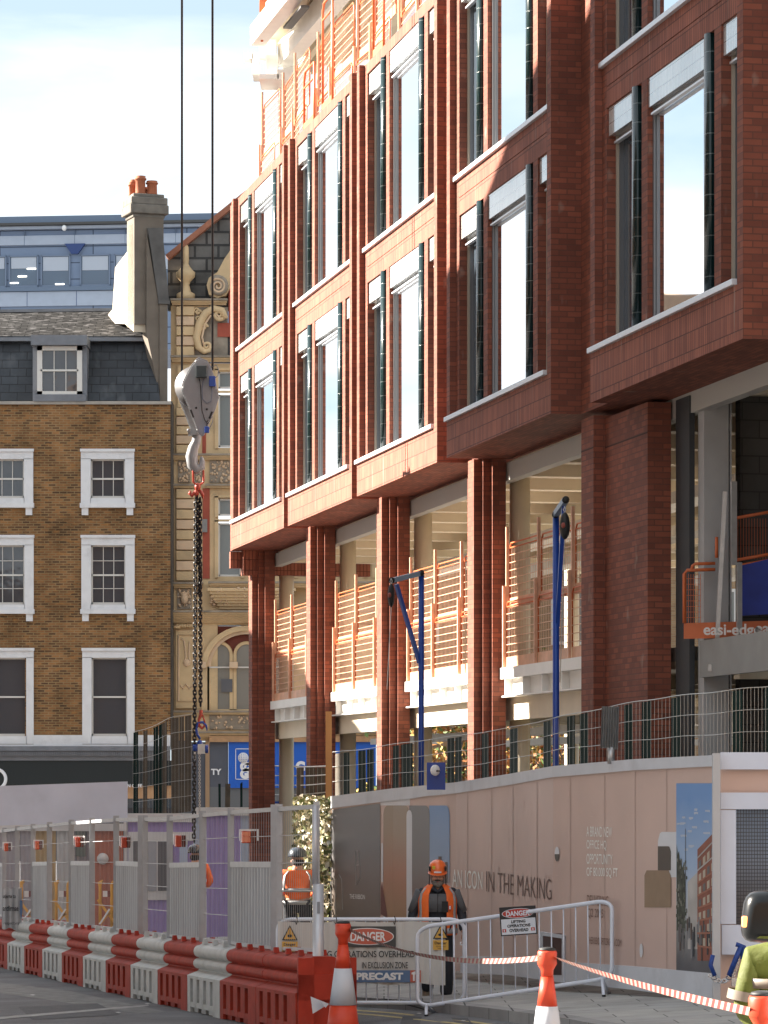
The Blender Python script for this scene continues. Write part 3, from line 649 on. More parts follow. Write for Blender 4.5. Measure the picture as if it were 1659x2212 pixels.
# ---------------- fence panels standing on the barriers ----------------
FG = mat('dull galvanised fence steel', (.40,.41,.43), .5, .35, var=.08, vscale=6, dirt=.15)
CORR = mat('corrugated steel sheet', (.36,.37,.39), .5, .35, var=.10, vscale=1.5, dirt=.35, vstretch=4)
YT = [(0,1793),(71,1784),(154,1775),(251,1767),(367,1765),(437,1757),(499,1751),(591,1744),(690,1737)]
def ytop(x):
    for (a, b), (c, d) in zip(YT[:-1], YT[1:]):
        if x <= c: return b+(d-b)*(x-a)/(c-a)
    return YT[-1][1]
def FP(x):
    n_ = Vector((-dirv.y, dirv.x)); o_ = B_+n_*.34; k = (x-CX)/FD; t_ = (k*o_.y-o_.x)/(dirv.x-k*dirv.y); Y = o_.y+dirv.y*t_; X = k*Y; return Vector((X, Y, G(X, Y)+.87)), CZ+(HY-ytop(x))*Y/FD
def fence(xa, xb, corr, label):
    (pa, za), (pb, zb) = FP(xa), FP(xb); t = empty('temporary_fence', pa, 0, label, 'fence panel', 'grey steel fence panels on the plastic barriers')
    d = pb-pa; d.z = 0; ln = d.length; u = d/ln; nrm = Vector((u.y, -u.x, 0))
    def q(s_, h, off=0): # s_ 0..1, h 0..1
        zt = (za-pa.z)*(1-s_)+(zb-pa.z)*s_; z0 = (pb.z-pa.z)*s_; return u*ln*s_+Vector((0,0,z0+(zt-z0)*h))+nrm*off
    g = MB(); g.mat(FG)
    for s_ in (0, 1): g.beam(q(s_, -.12)-Vector((0,0,.15)), q(s_, 1.02), .06, .07)
    g.beam(q(0, .985), q(1, .985), .045, .05); g.beam(q(0, .02), q(1, .02), .035, .04)
    if corr: g.beam(q(0, .60), q(1, .60), .05, .07)
    g.build('frame', None, t)
    g = MB()
    if corr:
        g.mat(CORR); n = max(8, int(ln/.045)); vs = []
        for i in range(n+1):
            off = .025*(1 if (i//2) % 2 else -1); a = q(i/n*.96+.02, .03, off); b = q(i/n*.96+.02, .585, off); vs += [a, b]
        g.add(vs, [(2*i, 2*i+2, 2*i+3, 2*i+1) for i in range(n)]); g.build('corrugated_sheet', None, t)
        g = MB(); g.mat(FG)
        for k in range(1, int(ln/.14)): s_ = k/int(ln/.14); g.beam(q(s_, .62), q(s_, .97), .004, .004)
        g.beam(q(0,.8), q(1,.8), .008, .008); g.build('wire_mesh', None, t)
    else:
        g.mat(FG)
        m = int(ln/.11)
        for k in range(1, m): s_ = k/m; g.beam(q(s_, .03), q(s_, .97), .003, .003)
        for h in (.22,.42,.61,.8): g.beam(q(0,h), q(1,h), .009, .009)
        g.build('wire_mesh', None, t)
    return t
FX = [(-20,9,1,'farthest left'),(9.5,37,0,'with a notice banner'),(38,71,0,'open, left of the ochre strip'),(72,106,1,'farthest with window opening'),(108,153,0,'second open one from the left'),(155,198,1,'left of the terracotta hoarding'),(200,250,0,'in front of the terracotta hoarding'),(252,303,1,'right of the terracotta hoarding'),(314,366,0,'in front of the boarded window'),(368,436,1,'below the hanging chain'),(439,498,0,'in front of the plain purple sheet'),(500,591,1,'nearest with grooved sheet'),(604,684,0,'at the near end, in front of the worker seen from behind')]
for a, b, c, l_ in FX: fence(a, b, c, ('grey fence panel with corrugated lower sheet, ' if c else 'wire mesh fence panel, ')+l_)
pa, za = FP(688); pa = Vector((pa.x, pa.y-.15, G(pa.x, pa.y)))
t = empty('fence_post', pa, 0, 'round pale grey pole set into the end of the nearest red barrier', 'post')
g = MB(); g.mat(mat('pale grey tube', (.50,.52,.56), .4, .3, var=.06)); hz = CZ+(HY-1745)*pa.y/FD-pa.z; g.tube([(0,0,0),(0,0,hz*.66)], .062, 16); g.tube([(-.035,0,hz*.66),(-.035,0,hz+.03)], .035, 14); g.build('pole', None, t)
g = MB(); g.mat(mat('small grey sticker', (.2,.22,.25), .6)); g.box(-.012,.02,-.066,-.0635,1.32,1.45); g.build('sticker', None, t)
# warning lamps
LR = mat('red amber lamp lens', (.50,.045,.012), .15, spec=1, coat=1); LD = mat('dark lamp lens', (.10,.012,.008), .2)
for x, y, w_, hh, nb in ((15,1830,.13,.15,'leftmost'),(82,1826,.13,.15,'second from the left'),(170,1819,.14,.16,'third from the left'),(270,1820,.14,.16,'right of the terracotta hoarding'),(388,1817,.15,.16,'left of the hanging chain'),(536,1808,.19,.15,'largest and nearest')):
    p, _ = FP(x); c = at(x, y, p.y-.12); t = empty('warning_lamp', c, .35, f'red orange warning lamp clipped to the fence, {nb}', 'lamp', 'warning lamps on the fence')
    g = MB(); g.mat(LR); g.box(-w_/2,w_/2*.25,-.05,.0,-hh/2,hh/2); g.build('lens', None, t, bevel=.012)
    g = MB(); g.mat(LD); g.box(w_/2*.27,w_/2,-.05,.0,-hh/2,hh/2); g.build('side_lens', None, t, bevel=.01)
    g = MB(); g.mat(WHITE); g.box(-w_/2-.01,w_/2+.02,.002,.03,-hh/2+.03,hh/2+.02); g.box(w_/2+.004,w_/2+.02,-.06,.0,-hh/2+.03,hh/2+.02); g.build('bracket', None, t)
# ---------------- hoardings ----------------
HP = [(640,56.5,1732,2060),(700,53.6,1724,2075),(717,52.5,1720,2095),(850,50,1703,2108),(985,47,1690,2103),(1100,43.5,1672,2108),(1195,40.5,1655,2122),(1370,38,1640,2140),(1547,36,1631,2163)]
def hz_(x):
    for a, b in zip(HP[:-1], HP[1:]):
        if x <= b[0] or b is HP[-1]:
            pa = Vector(((a[0]-CX)*a[1]/FD, a[1])); pb = Vector(((b[0]-CX)*b[1]/FD, b[1])); d = pb-pa
            k = (x-CX)/FD; tt = (k*pa.y-pa.x)/(d.x-k*d.y); return pa.y+d.y*tt, (x-a[0])/(b[0]-a[0]), a, b
def HZ(x): return hz_(x)[0]
def htop(x): _, f, a, b = hz_(x); return a[2]+(b[2]-a[2])*f
def hbot(x): _, f, a, b = hz_(x); return a[3]+(b[3]-a[3])*f
def H(x, y, pr=0): 
    Z = HZ(x); p = at(x, y, Z); 
    if pr: p += Vector((-.5, -.86, 0)).normalized()*pr
    return p
PINK = mat('dusty pink printed hoarding', (.56,.41,.355), .5, var=.06, vscale=.8, dirt=.06)
GRT = mat('hoarding white trim', (.56,.58,.62), .55, var=.07, vscale=2, dirt=.2)
def wallstrip(g, x0, x1, ft, fb, pr=0, n=None, thick=0):
    n = n or max(1, int((x1-x0)/18)); xs = sorted(set([x0+(x1-x0)*i/n for i in range(n+1)]+[h[0] for h in HP if x0 < h[0] < x1])); n = len(xs)-1; vs = []
    for x in xs: vs += [H(x, fb(x), pr), H(x, ft(x), pr)]
    fs = [(2*i, 2*i+2, 2*i+3, 2*i+1) for i in range(n)]
    if thick:
        b = len(vs); vs += [Vector(v)+Vector((.5,.86,0))*thick for v in vs]
        fs += [(b+2*i+1, b+2*i+3, b+2*i+2, b+2*i) for i in range(n)]+[(2*i+1, 2*i+3, b+2*i+3, b+2*i+1) for i in range(n)]+[(0,1,b+1,b),(2*n,b+2*n,b+2*n+1,2*n+1)]
    g.add(vs, fs)
hd = empty('pink_site_hoarding', (0,0,0), 0, 'long curved dusty pink printed site hoarding with white top trim', 'hoarding')
g = MB(); g.mat(PINK); wallstrip(g, 717, 1547, lambda x: htop(x)+4, lambda x: hbot(x)-6, 0, thick=.1); g.build('panel', None, hd)
g = MB(); g.mat(GRT); wallstrip(g, 716, 1548, htop, lambda x: htop(x)+(24 if x > 900 else 26), .03, thick=.12); g.build('top_trim', None, hd)
g = MB(); g.mat(GRT); wallstrip(g, 996, 1547, lambda x: hbot(x)-(38+(x-996)*.04), lambda x: hbot(x)-2, .02, thick=.05); g.build('skirting', None, hd)
def decal(name, m, x0, x1, ft, fb, pr=.008, n=None): g = MB(); g.mat(m); wallstrip(g, x0, x1, ft, fb, pr, n); return g.build(name, None, hd)
def arch(x0, x1, yt, rad, asym=1):
    def f(x):
        d = min(x-x0, x1-x)
        if asym == -1: d = x1-x
        if asym == 2: d = x-x0
        return yt if d >= rad else yt+rad*2.1*(1-math.sqrt(max(0, 1-((rad-d)/rad)**2)))
    return f
def grad(name, stops, rough=.45, axis=2, lo=0, hi=1, noise=.08):
    m = bpy.data.materials.new(name); m.use_nodes = True; n = m.node_tree.nodes; l = m.node_tree.links; b = n['Principled BSDF']; b.inputs['Roughness'].default_value = rough
    u = n.new('ShaderNodeTexCoord'); sx = n.new('ShaderNodeSeparateXYZ'); l.new(u.outputs['Object'], sx.inputs[0]); no = n.new('ShaderNodeTexNoise'); no.inputs['Scale'].default_value = 3; no.inputs['Detail'].default_value = 5; l.new(u.outputs['Object'], no.inputs['Vector'])
    mr = n.new('ShaderNodeMapRange'); mr.inputs['From Min'].default_value = lo; mr.inputs['From Max'].default_value = hi; l.new(sx.outputs[axis], mr.inputs[0])
    ad = n.new('ShaderNodeMath'); ad.operation = 'MULTIPLY_ADD'; ad.inputs[1].default_value = noise; l.new(no.outputs[0], ad.inputs[0]); l.new(mr.outputs[0], ad.inputs[2])
    r = n.new('ShaderNodeValToRGB'); l.new(ad.outputs[0], r.inputs[0]); e = r.color_ramp.elements
    e[0].position = stops[0][0]; e[0].color = (*stops[0][1], 1); e[1].position = stops[-1][0]; e[1].color = (*stops[-1][1], 1)
    for p, c in stops[1:-1]: q = e.new(p); q.color = (*c, 1)
    l.new(r.outputs[0], b.inputs['Base Color']); return m
zlo, zhi = .1, 2.5
GP = grad('grey printed panel', [(0,(.13,.10,.08)),(.35,(.14,.11,.09)),(.7,(.13,.13,.14)),(1,(.16,.16,.17))], lo=zlo, hi=zhi)
decal('printed_panel', GP, 717.5, 822, lambda x: htop(x)+29, lambda x: hbot(x)-8)
WHP = mat('white printed shape', (.62,.63,.66), .5, var=.04)
decal('printed_panel', WHP, 822, 886, lambda x: htop(x)+26, lambda x: 1740, .007)
decal('printed_panel', grad('bronze printed arch', [(0,(.30,.20,.10)),(.3,(.33,.19,.09)),(.55,(.36,.16,.09)),(.8,(.30,.21,.14)),(1,(.28,.22,.16))], lo=zlo, hi=zhi), 829, 885, arch(829, 885, 1740, 9), lambda x: hbot(x)-8, .011, 30)
decal('printed_panel', WHP, 879, 891, arch(879, 891, 1750, 6), lambda x: hbot(x)-8, .013, 12)
decal('printed_panel', grad('grey printed arch', [(0,(.16,.09,.07)),(.45,(.15,.09,.08)),(.6,(.14,.13,.13)),(1,(.15,.15,.16))], lo=zlo, hi=zhi), 885, 929, arch(885, 929, 1740, 9, -1), lambda x: hbot(x)-8, .012, 24)
decal('printed_panel', grad('printed evening sky', [(0,(.20,.12,.08)),(.35,(.25,.15,.10)),(.50,(.38,.27,.24)),(.66,(.22,.32,.48)),(1,(.11,.24,.48))], lo=zlo, hi=zhi), 928, 972, arch(928, 972, 1740, 9, -1), lambda x: 1908, .010, 24)
SK = mat('printed skyline', (.12,.09,.08), .6)
for x0, x1, y in ((934,939,1862),(941,945,1870),(948,955,1850),(957,961,1872),(962,968,1862)): decal('printed_tower', SK, x0, x1, lambda x: y, lambda x: 1907, .014, 2)
for x0, x1, yt, yb in ((824.5,828.5,1820,1905),(829,834,1955,2010)): decal('printed_panel', WHP, x0, x1, arch(x0, x1, yt, 2), lambda x: yb, .014, 4)
decal('printed_panel', mat('printed dark red leaf', (.16,.06,.05), .6), 824, 838, lambda x: 1905+abs(x-826)*6, lambda x: 1975+(x-824)*.6, .015, 6)
def warp(name, body, x0, x1, yt, yb, m, slope=0, bold=0, pr=.012, fn=H, parent=None, wire=None):
    o = text_mesh(name, body, 1, m, None, Matrix.Identity(4), bold=bold, thick=0)
    me = o.data; xs = [v.co.x for v in me.vertices]; zs = [v.co.z for v in me.vertices]; a, b_, c, d = min(xs), max(xs), min(zs), max(zs)
    for v in me.vertices:
        X = x0+(v.co.x-a)/(b_-a)*(x1-x0); Y = yb+(v.co.z-c)/(d-c)*(yt-yb)+slope*(X-x0); v.co = fn(X, Y, pr)
    o.parent = parent or hd; return o
TW = mat('white print lettering', (.85,.86,.82), .6); TD = mat('dark print lettering', (.13,.065,.045), .6); TF = mat('faded brown lettering', (.22,.13,.10), .6)
warp('lettering', 'AN ICON', 978, 1043, 1877, 1916, TW, .09, 0); warp('lettering', 'IN THE MAKING', 1051, 1192, 1881, 1926, TD, .13, -.012)
for i, (bd, x1) in enumerate((('A BRAND NEW', 1323), ('OFFICE HQ', 1311), ('OPPORTUNITY', 1324), ('OF 80.000 SQ FT', 1335))): warp('lettering', bd, 1268, x1, 1785+i*29.5, 1807+i*29.5, TW, .03, .004)
warp('lettering', 'DELIVERING', 1269, 1315, 1933, 1955, TF, .06, 0); warp('lettering', 'Q2 2025', 1270, 1304, 1962, 1984, TF, .06, 0); warp('lettering', 'THERIBBONFITZROVIA.COM', 1270, 1343, 2023, 2038, TF, .09, 0)
warp('lettering', 'THE RIBBON', 756, 789, 1931, 1941, TW, .05, 0)
OL = mat('pale outline print', (.42,.42,.40), .5)
for P in ([(768,1838),(775,1838),(777,1866),(771,1869)], [(771,1869),(778,1870),(779,1895),(770,1912)], [(768,1838),(770,1912)], [(725,1975),(727,1900),(733,1888),(739,1900),(741,1965)]):
    g = MB(); g.mat(OL); g.tube([H(x, y, .012) for x, y in P], .004, 4); g.build('printed_outline', None, hd)
def dot(x, y, rx, ry, m1, m2):
    n = 14
    for up, m in ((1, m1), (0, m2)):
        g = MB(); g.mat(m); vs = [H(x+rx*math.cos(math.pi*i/n), y-ry*math.sin(math.pi*i/n)*(1 if up else -1), .012) for i in range(n+1)]
        g.add(vs, [tuple(range(n+1)) if not up else tuple(range(n, -1, -1))]); g.build('printed_dot', None, hd)
dot(1204, 1845, 5, 16, WHP, mat('dark grey print', (.10,.09,.08), .6)); dot(1386, 2053, 3.5, 15, WHP, WHP)
decal('printed_panel', WHP, 1422, 1462, arch(1422, 1462, 1797, 9, 2), lambda x: 1895, .008, 10)
decal('printed_panel', mat('dark brown print', (.085,.07,.06), .6), 1422, 1450, arch(1422, 1450, 1828, 5, -1), lambda x: 1880, .012, 10)
decal('printed_panel', mat('tan print', (.26,.18,.115), .55, var=.12), 1393, 1450, arch(1393, 1450, 1880, 5), lambda x: 1960, .011, 12)
# street scene poster
decal('printed_picture', grad('printed blue sky and street', [(0,(.07,.07,.075)),(.22,(.10,.10,.11)),(.36,(.20,.20,.20)),(.46,(.50,.52,.55)),(.7,(.30,.42,.60)),(1,(.12,.27,.55))], lo=.35, hi=2.6, noise=.12), 1462, 1546, lambda x: 1692, lambda x: 2112 if x < 1466 else 2130, .014, 20)
pm = mat('printed brick facade', (.26,.09,.06), .6, var=.15); pw = mat('printed pale stone', (.40,.38,.36), .6, var=.2); pg = mat('printed tree', (.07,.075,.06), .8, var=.5, vscale=14)
decal('printed_building', pm, 1508, 1546, lambda x: 1835-(x-1508)*1.05, lambda x: 2075, .017)
decal('printed_building', pw, 1487, 1508, lambda x: 1905-(x-1487)*1.0, lambda x: 2050, .016)
decal('printed_tree', pg, 1463, 1482, lambda x: 1830+8*math.sin(x*1.3)+(x-1463)*3, lambda x: 2010, .018, 14)
pd = mat('printed window', (.12,.12,.12), .5); pe = mat('printed warm window', (.42,.36,.28), .5)
for j in range(7):
    for i in range(4):
        xa = 1511+i*9; y = 1865+j*27; sl = 1.05-(j*.17); decal('printed_window', pe if (i+j) % 3 else pd, xa, xa+5.5, lambda x: y-(x-1508)*sl, lambda x: y+17-(x-1508)*sl, .0205, 2)
for i in range(26):
    x = 1465+random.uniform(0, 72); yy = 1978+random.uniform(0, 40); hh = 22+(yy-1978)*.9; wv = random.choice([(.05,.05,.055),(.14,.13,.13),(.10,.07,.06),(.22,.22,.23)])
    decal('printed_figure', mat('printed figure %d' % (i % 4), wv, .7), x, x+1.8+hh*.03, lambda q: yy, lambda q: yy+hh, .0195+i*.0002, 2)
for j in range(8): decal('printed_cornice', pw if j in (0, 1) else mat('printed brick band', (.34,.14,.09), .6), 1508, 1546, lambda x: 1852+j*27-(x-1508)*(1.05-j*.17), lambda x: 1856+j*27-(x-1508)*(1.05-j*.17), .024, 4)
for i in range(60):
    x = random.uniform(1462, 1484); y = random.uniform(1815, 1990)+(x-1462)*2; decal('printed_leaf', mat('printed leaf %d' % (i % 3), [(.05,.06,.04),(.13,.13,.10),(.20,.20,.17)][i % 3], .8), x, x+2.5, lambda q: y, lambda q: y+7, .0192+i*.00005, 2)
for i in range(14): x = random.uniform(1463, 1525); y = random.uniform(1715, 1800)+(1525-x)*.9; decal('printed_cloud', mat('printed cloud', (.42,.48,.58), .6), x, x+random.uniform(6, 16), lambda q: y, lambda q: y+random.uniform(3, 6), .0165, 5)
decal('printed_lamp_post', mat('printed dark figure', (.09,.10,.12), .7), 1482, 1483, lambda x: 1790, lambda x: 1960, .022, 2)
# board seams
SM = mat('board seam', (.46,.33,.285), .7)
for x in (1010, 1062, 1108, 1160, 1232, 1306, 1372, 1440): decal('board_seam', SM, x, x+.9, lambda q: htop(q)+26, lambda q: hbot(q)-42, .007, 2)
random.seed(11); SC = mat('pale scuff', (.60,.46,.41), .7)
for i in range(22): x = random.uniform(990, 1455); y = random.uniform(1700, 2040); w_ = random.choice((1.2, 7, 2)); decal('scuff', SC, x, x+w_, lambda q: y, lambda q: y+random.choice((1, 9, 16)) if False else y+(1.6 if w_ > 5 else 9), .009, 2)
# hatch
g = MB(); g.mat(GRT); wallstrip(g, 1169, 1175, lambda x: 2012, lambda x: 2126, .03, thick=.06); wallstrip(g, 1216, 1222, lambda x: 2022, lambda x: 2130, .03, thick=.06); wallstrip(g, 1169, 1222, lambda x: 2012+(x-1169)*.15, lambda x: 2020+(x-1169)*.15, .034, thick=.05); g.build('hatch_frame', None, hd)
decal('hatch_opening', mat('dark brown opening', (.07,.035,.03), .8), 1175, 1216, lambda x: 2016, lambda x: 2106, .024)
# right-hand post and framed screen
t = empty('screened_gate_panel', at(1552, 2240, 34.2), 0, 'white framed hoarding panel with grey mesh screen at the right edge', 'hoarding panel')
def q_(x, y, Z=34): return at(x, y, Z)-t.location
def rect(name, m, x0, y0, x1, y1, Z=34.0, dp=.05, tt=None):
    a = q_(x0, y1, Z); b = q_(x1, y0, Z); g = MB(); g.mat(m); g.box(a.x, b.x, a.y, a.y+dp, a.z, b.z); return g.build(name, None, tt or t)
rect('post', mat('pale grey post', (.42,.43,.45), .5, var=.05), 1540.5, 1627, 1556, 2300, 33.9, .12)
rect('panel', PINK, 1557, 1640, 1760, 2300, 34.15); rect('top_trim', mat('bluish white board', (.56,.62,.74), .5, var=.04), 1557, 1625, 1760, 1662, 34.05)
BW = MATS['bluish white board']
rect('screen_frame', BW, 1557, 1712, 1760, 1748, 34.0); rect('screen_frame', BW, 1557, 1750, 1590, 1996, 34.0); rect('screen_frame', BW, 1560, 1998, 1760, 2062, 34.0)
rect('screen_backing', grad('screen blue grey', [(0,(.10,.095,.09)),(.3,(.16,.15,.15)),(.6,(.34,.42,.54)),(1,(.24,.36,.52))], lo=.9, hi=2.4), 1590, 1748, 1760, 1997, 34.12, .02)
g = MB(); g.mat(mat('dark mesh wire', (.05,.055,.07), .6))
for k in range(31): y = 1750+k*8; a = q_(1591, y, 34.04); b = q_(1760, y, 34.04); g.box(a.x, b.x, a.y, a.y+.006, a.z-.004, a.z+.004)
for k in range(26): x = 1594+k*6; a = q_(x, 1997, 34.05); b = q_(x, 1748, 34.05); g.box(a.x-.003, a.x+.003, a.y, a.y+.006, a.z, b.z)
g.build('mesh_screen', None, t)
rect('dark_gap', BLACK, 1598, 2092, 1660, 2135, 34.1, .03)
t2 = empty('chained_strap', at(1552, 2120, 33.6), 0, 'blue sleeved chain and padlock looped round the grey hoarding post', 'chain lock')
g = MB(); g.mat(mat('blue chain sleeve', (.006,.04,.22), .5, var=.2, vscale=30)); L_ = lambda x, y, Z=33.7: at(x, y, Z)-t2.location
g.tube([L_(1540,2063),(L_(1535,2085)),L_(1544,2108)], .022, 8); g.tube([L_(1602,2030-0+12),L_(1590,2070),L_(1575,2108)], .027, 8); g.tube([L_(1590,2040),L_(1607,2045),L_(1603,2072)], .024, 8); g.build('sleeve', None, t2)
g = MB(); g.mat(mat('shiny chain', (.55,.56,.58), .25, 1))
for i in range(9): a = L_(1537+i*5.4, 2108+12*math.sin(math.pi*i/8)); g.tube([a+Vector((.03*math.cos(b), .012*math.sin(b)*(i % 2), .018*math.sin(b))) for b in [k*math.pi/4 for k in range(8)]], .006, 5, closed=True)
for i in range(8): a = L_(1598-i*2, 2062+i*7); g.tube([a+Vector((.012*math.cos(b), 0, .022*math.sin(b))) for b in [k*math.pi/4 for k in range(8)]], .005, 5, closed=True)
a = L_(1586, 2118); g.box(a.x-.035, a.x+.035, -.02, .02, a.z-.05, a.z+.03); g.build('chain_and_padlock', None, t2)
# green wall beside the pink hoarding
gw = empty('planted_wall', (0,0,0), 0, 'sunlit planted wall of pale leaves between orange sheets and grey hoarding', 'plant wall')
g = MB(); g.mat(mat('black planter backing', (.015,.017,.015), .9)); wallstrip(g, 641, 716, lambda x: 1730, lambda x: 2050, 0, thick=.1); g.build('backing', None, gw)
LF = mat('pale green leaf', (.24,.22,.10), .5, var=.4, vscale=20); LF2 = mat('cream leaf', (.66,.60,.46), .5, var=.2, vscale=20); LF3 = mat('olive leaf', (.10,.12,.04), .5, var=.3, vscale=20)
for nm, x0, x1, n in (('foliage', 646, 697, 2600), ('foliage', 704, 717, 800)):
    g = MB(); ms = [LF, LF2, LF2, LF3, LF3, LF]
    for k in range(n):
        x = random.uniform(x0, x1)+random.gauss(0, 1); y = random.uniform(1722+3*math.sin(x*.4), 2040); g.mat(random.choice(ms)); p = H(min(x, 717), y, random.uniform(.03, .22)); s_ = random.uniform(.03, .07)
        a = Vector((random.gauss(0,1), random.gauss(0,1), random.gauss(0,1))).normalized()*s_; b = a.cross(Vector((random.gauss(0,1), random.gauss(0,1), random.gauss(0,1)))).normalized()*s_*.6
        g.add([p-a, p-b, p+a, p+b], [(0,1,2,3)])
    g.build(nm, None, gw)
# coloured sheet hoarding across the far end
ch = empty('striped_sheet_hoarding', (0,0,0), 0, 'far hoarding of purple, terracotta, ochre and orange ribbed sheets behind the fence', 'hoarding')
ZH = 78.0
def ribs(name, m, x0, x1, y0, y1, pr=0, par=ch, Z=ZH, rib=True):
    a = at(x0, y1, Z); b = at(x1, y0, Z); g = MB(); g.mat(m)
    if not rib: g.box(a.x, b.x, Z-.03-pr, Z+.05, a.z, b.z)
    else:
        n = max(2, int((b.x-a.x)/.05)); vs = []
        for i in range(n+1): x = a.x+(b.x-a.x)*i/n; o = Z-pr-(.018 if i % 2 else 0); vs += [(x, o, a.z), (x, o, b.z)]
        g.add(vs, [(2*i, 2*i+2, 2*i+3, 2*i+1) for i in range(n)])
    return g.build(name, None, par)
cc = lambda n, c: mat(n, c, .55, var=.06, vscale=2, dirt=.08)
PU = cc('lilac sheet', (.33,.25,.50)); TE = cc('terracotta sheet', (.42,.13,.075)); OC = cc('ochre sheet', (.42,.28,.12)); GL = cc('grey lilac sheet', (.33,.31,.34)); PB = cc('pale blue sheet', (.42,.48,.60)); PE = cc('peach sheet', (.62,.32,.20)); OR_ = cc('orange red sheet', (.62,.14,.06)); GW = cc('pale grey board', (.50,.50,.50)); WB = cc('white trim board', (.62,.61,.60))
for m, x0, x1, y0 in ((GL,-60,43,1795),(OC,73,121,1785),(GL,44,72,1790),(GW,122,156,1782),(cc('mauve grey sheet',(.25,.22,.24)),157,193,1780),(TE,194,267,1779),(WB,267.5,276,1775),(PU,276,418,1775),(PB,418,446,1760),(PU,446,520,1758),(PB,520,545,1757),(PE,545,566,1756),(OR_,566,601,1755),(TE,602,642,1754)): ribs('sheet', m, x0, x1-.3, y0, 2075)
ribs('cap_board', WB, -60, 274, 1783-4, 1795, .06, rib=False); ribs('cap_board', WB, 274.5, 420, 1757, 1776, .06, rib=False); ribs('cap_board', WB, 420.5, 555, 1744, 1762, .06, rib=False); ribs('cap_board', WB, 555.5, 641, 1736, 1757, .07, rib=False); ribs('blue_trim', BLUE, 577, 641, 1731, 1735.5, .07, rib=False)
ribs('white_board', WB, 278, 417, 1797, 1816, .05, rib=False); ribs('window_frame', WB, 278, 372, 1816, 1944, .04, rib=False)
dk = mat('dark boarded glass', (.10,.10,.11), .3)
for a in ((288,1817,312,1924),(316,1817,338,1924),(342,1817,366,1924)): 
    o = ribs('window_pane', dk if a[0] != 316 else mat('grey papered glass', (.34,.35,.38), .5), a[0], a[2], a[1], a[3], .06, rib=False)
ribs('window_pane', mat('green glass strip', (.09,.12,.11), .2), 164, 185, 1790, 1850, .04, rib=False); ribs('blue_panel', PB, 388, 405, 1820, 1880, .04, rib=False)
g = MB(); g.mat(WB); c = at(222, 1855, ZH-.05); g.tube([c, c+Vector((0,-.02,0))], .13, 20); g.build('white_disc', None, ch)
# plain white boards above it on the left
wb = empty('blank_white_hoarding', (0,0,0), 0, 'blank bluish white boarding high on the left in front of the dark shopfront', 'hoarding')
g = MB(); g.mat(mat('smudged bluish white board', (.55,.58,.67), .5, var=.07, vscale=1.2, dirt=.12)); a = at(-60, 1785, 76); b = at(275, 1690, 76); g.add([(a.x,76,a.z),(b.x,76,at(0,1776,76).z),(b.x,76,b.z+.02),(a.x,76,at(0,1700,76).z),(a.x,76.1,a.z),(b.x,76.1,at(0,1776,76).z),(b.x,76.1,b.z+.02),(a.x,76.1,at(0,1700,76).z)], [(0,1,2,3),(7,6,5,4),(0,4,5,1),(1,5,6,2),(2,6,7,3)]); g.build('board', None, wb)
# ---------------- slatted screens on the hoardings ----------------
DG = mat('dark green slat', (.008,.022,.020), .7, var=.15, spec=.15); DB = mat('brown weathered slat', (.075,.062,.045), .7, var=.25, vscale=6); WIRE = mat('pale wire', (.55,.55,.52), .4, .4)
def lin(T_, x):
    for (a, b), (c, d) in zip(T_[:-1], T_[1:]):
        if x <= c or (c, d) == T_[-1]: return b+(d-b)*(x-a)/(c-a)
def screen(label, boards, tops, bots, Zf, x0, x1, wires=3, vw=8.0, wm=WIRE, wr=.0035):
    t = empty('slatted_mesh_screen', (0,0,0), 0, label, 'mesh screen', 'slatted mesh screens on top of the hoardings')
    for (a, b, kind) in boards:
        g = MB(); g.mat(DG if kind else DB); lean = random.uniform(-1, 1)*.8
        Za, Zb = Zf(a)+.1, Zf(b)+.1; P = [at(a, lin(bots, a), Za), at(b, lin(bots, b), Zb), at(b+lean, lin(tops, b)+3, Zb), at(a+lean, lin(tops, a)+3, Za)]
        g.add(P+[p+Vector((0,.03,0)) for p in P], [(0,1,2,3),(7,6,5,4),(0,3,7,4),(1,5,6,2),(3,2,6,7)]); g.build('board', None, t)
    g = MB(); g.mat(wm); n = max(2, int((x1-x0)/12))
    for k in range(wires):
        f = k/wires; g.tube([at(x, lin(tops, x)+(lin(bots, x)-lin(tops, x))*f+1.2*math.sin(x*.05), Zf(x)+.05) for x in [x0+(x1-x0)*i/n for i in range(n+1)]], wr*(1.35 if k == 0 else 1), 4)
    x = x0
    while vw and x < x1: g.beam(at(x, lin(tops, x), Zf(x)+.055), at(x, lin(bots, x), Zf(x)+.055), .0022, .0022); x += vw
    g.build('wire', None, t); return t
hb = [(h[0], h[2]+2) for h in HP]
screen('wire mesh with dark green boards along the top of the pink hoarding', [(724,740,0),(742,755,1),(774,791,1),(793,808,1),(848,861,1),(867,892,1),(966,981,1),(983,997,1),(1041,1056,1),(1101,1118,1),(1174,1191,1),(1225,1242,1),(1253,1270,1),(1349,1367,1),(1386,1406,1),(1450,1469,1),(1583,1604,1),(1651,1672,1)],
    [(717,1626),(814,1614),(889,1602),(985,1590),(1100,1573),(1215,1547),(1383,1514),(1450,1505),(1583,1490),(1700,1478)], [(717,1722),(850,1704),(985,1691),(1100,1674),(1195,1656),(1370,1641),(1547,1632),(1700,1625)], lambda x: HZ(min(x, 1547))+.15 if x < 1547 else 35.9, 718, 1690)
t = empty('folded_grey_sheet', at(1316, 1640, 38.6), 0, 'folded corrugated grey metal sheet standing on a pole behind the pink hoarding', 'metal sheet'); g = MB(); g.mat(GSTEEL); vs = []
for i in range(15): x = 1299+i*2.7; o = .05*(i % 2); vs += [at(x-2, 1616+3*(i > 7), 38.6)+Vector((0,o,0))-t.location, at(x+1, 1526, 38.6)+Vector((0,o,0))-t.location]
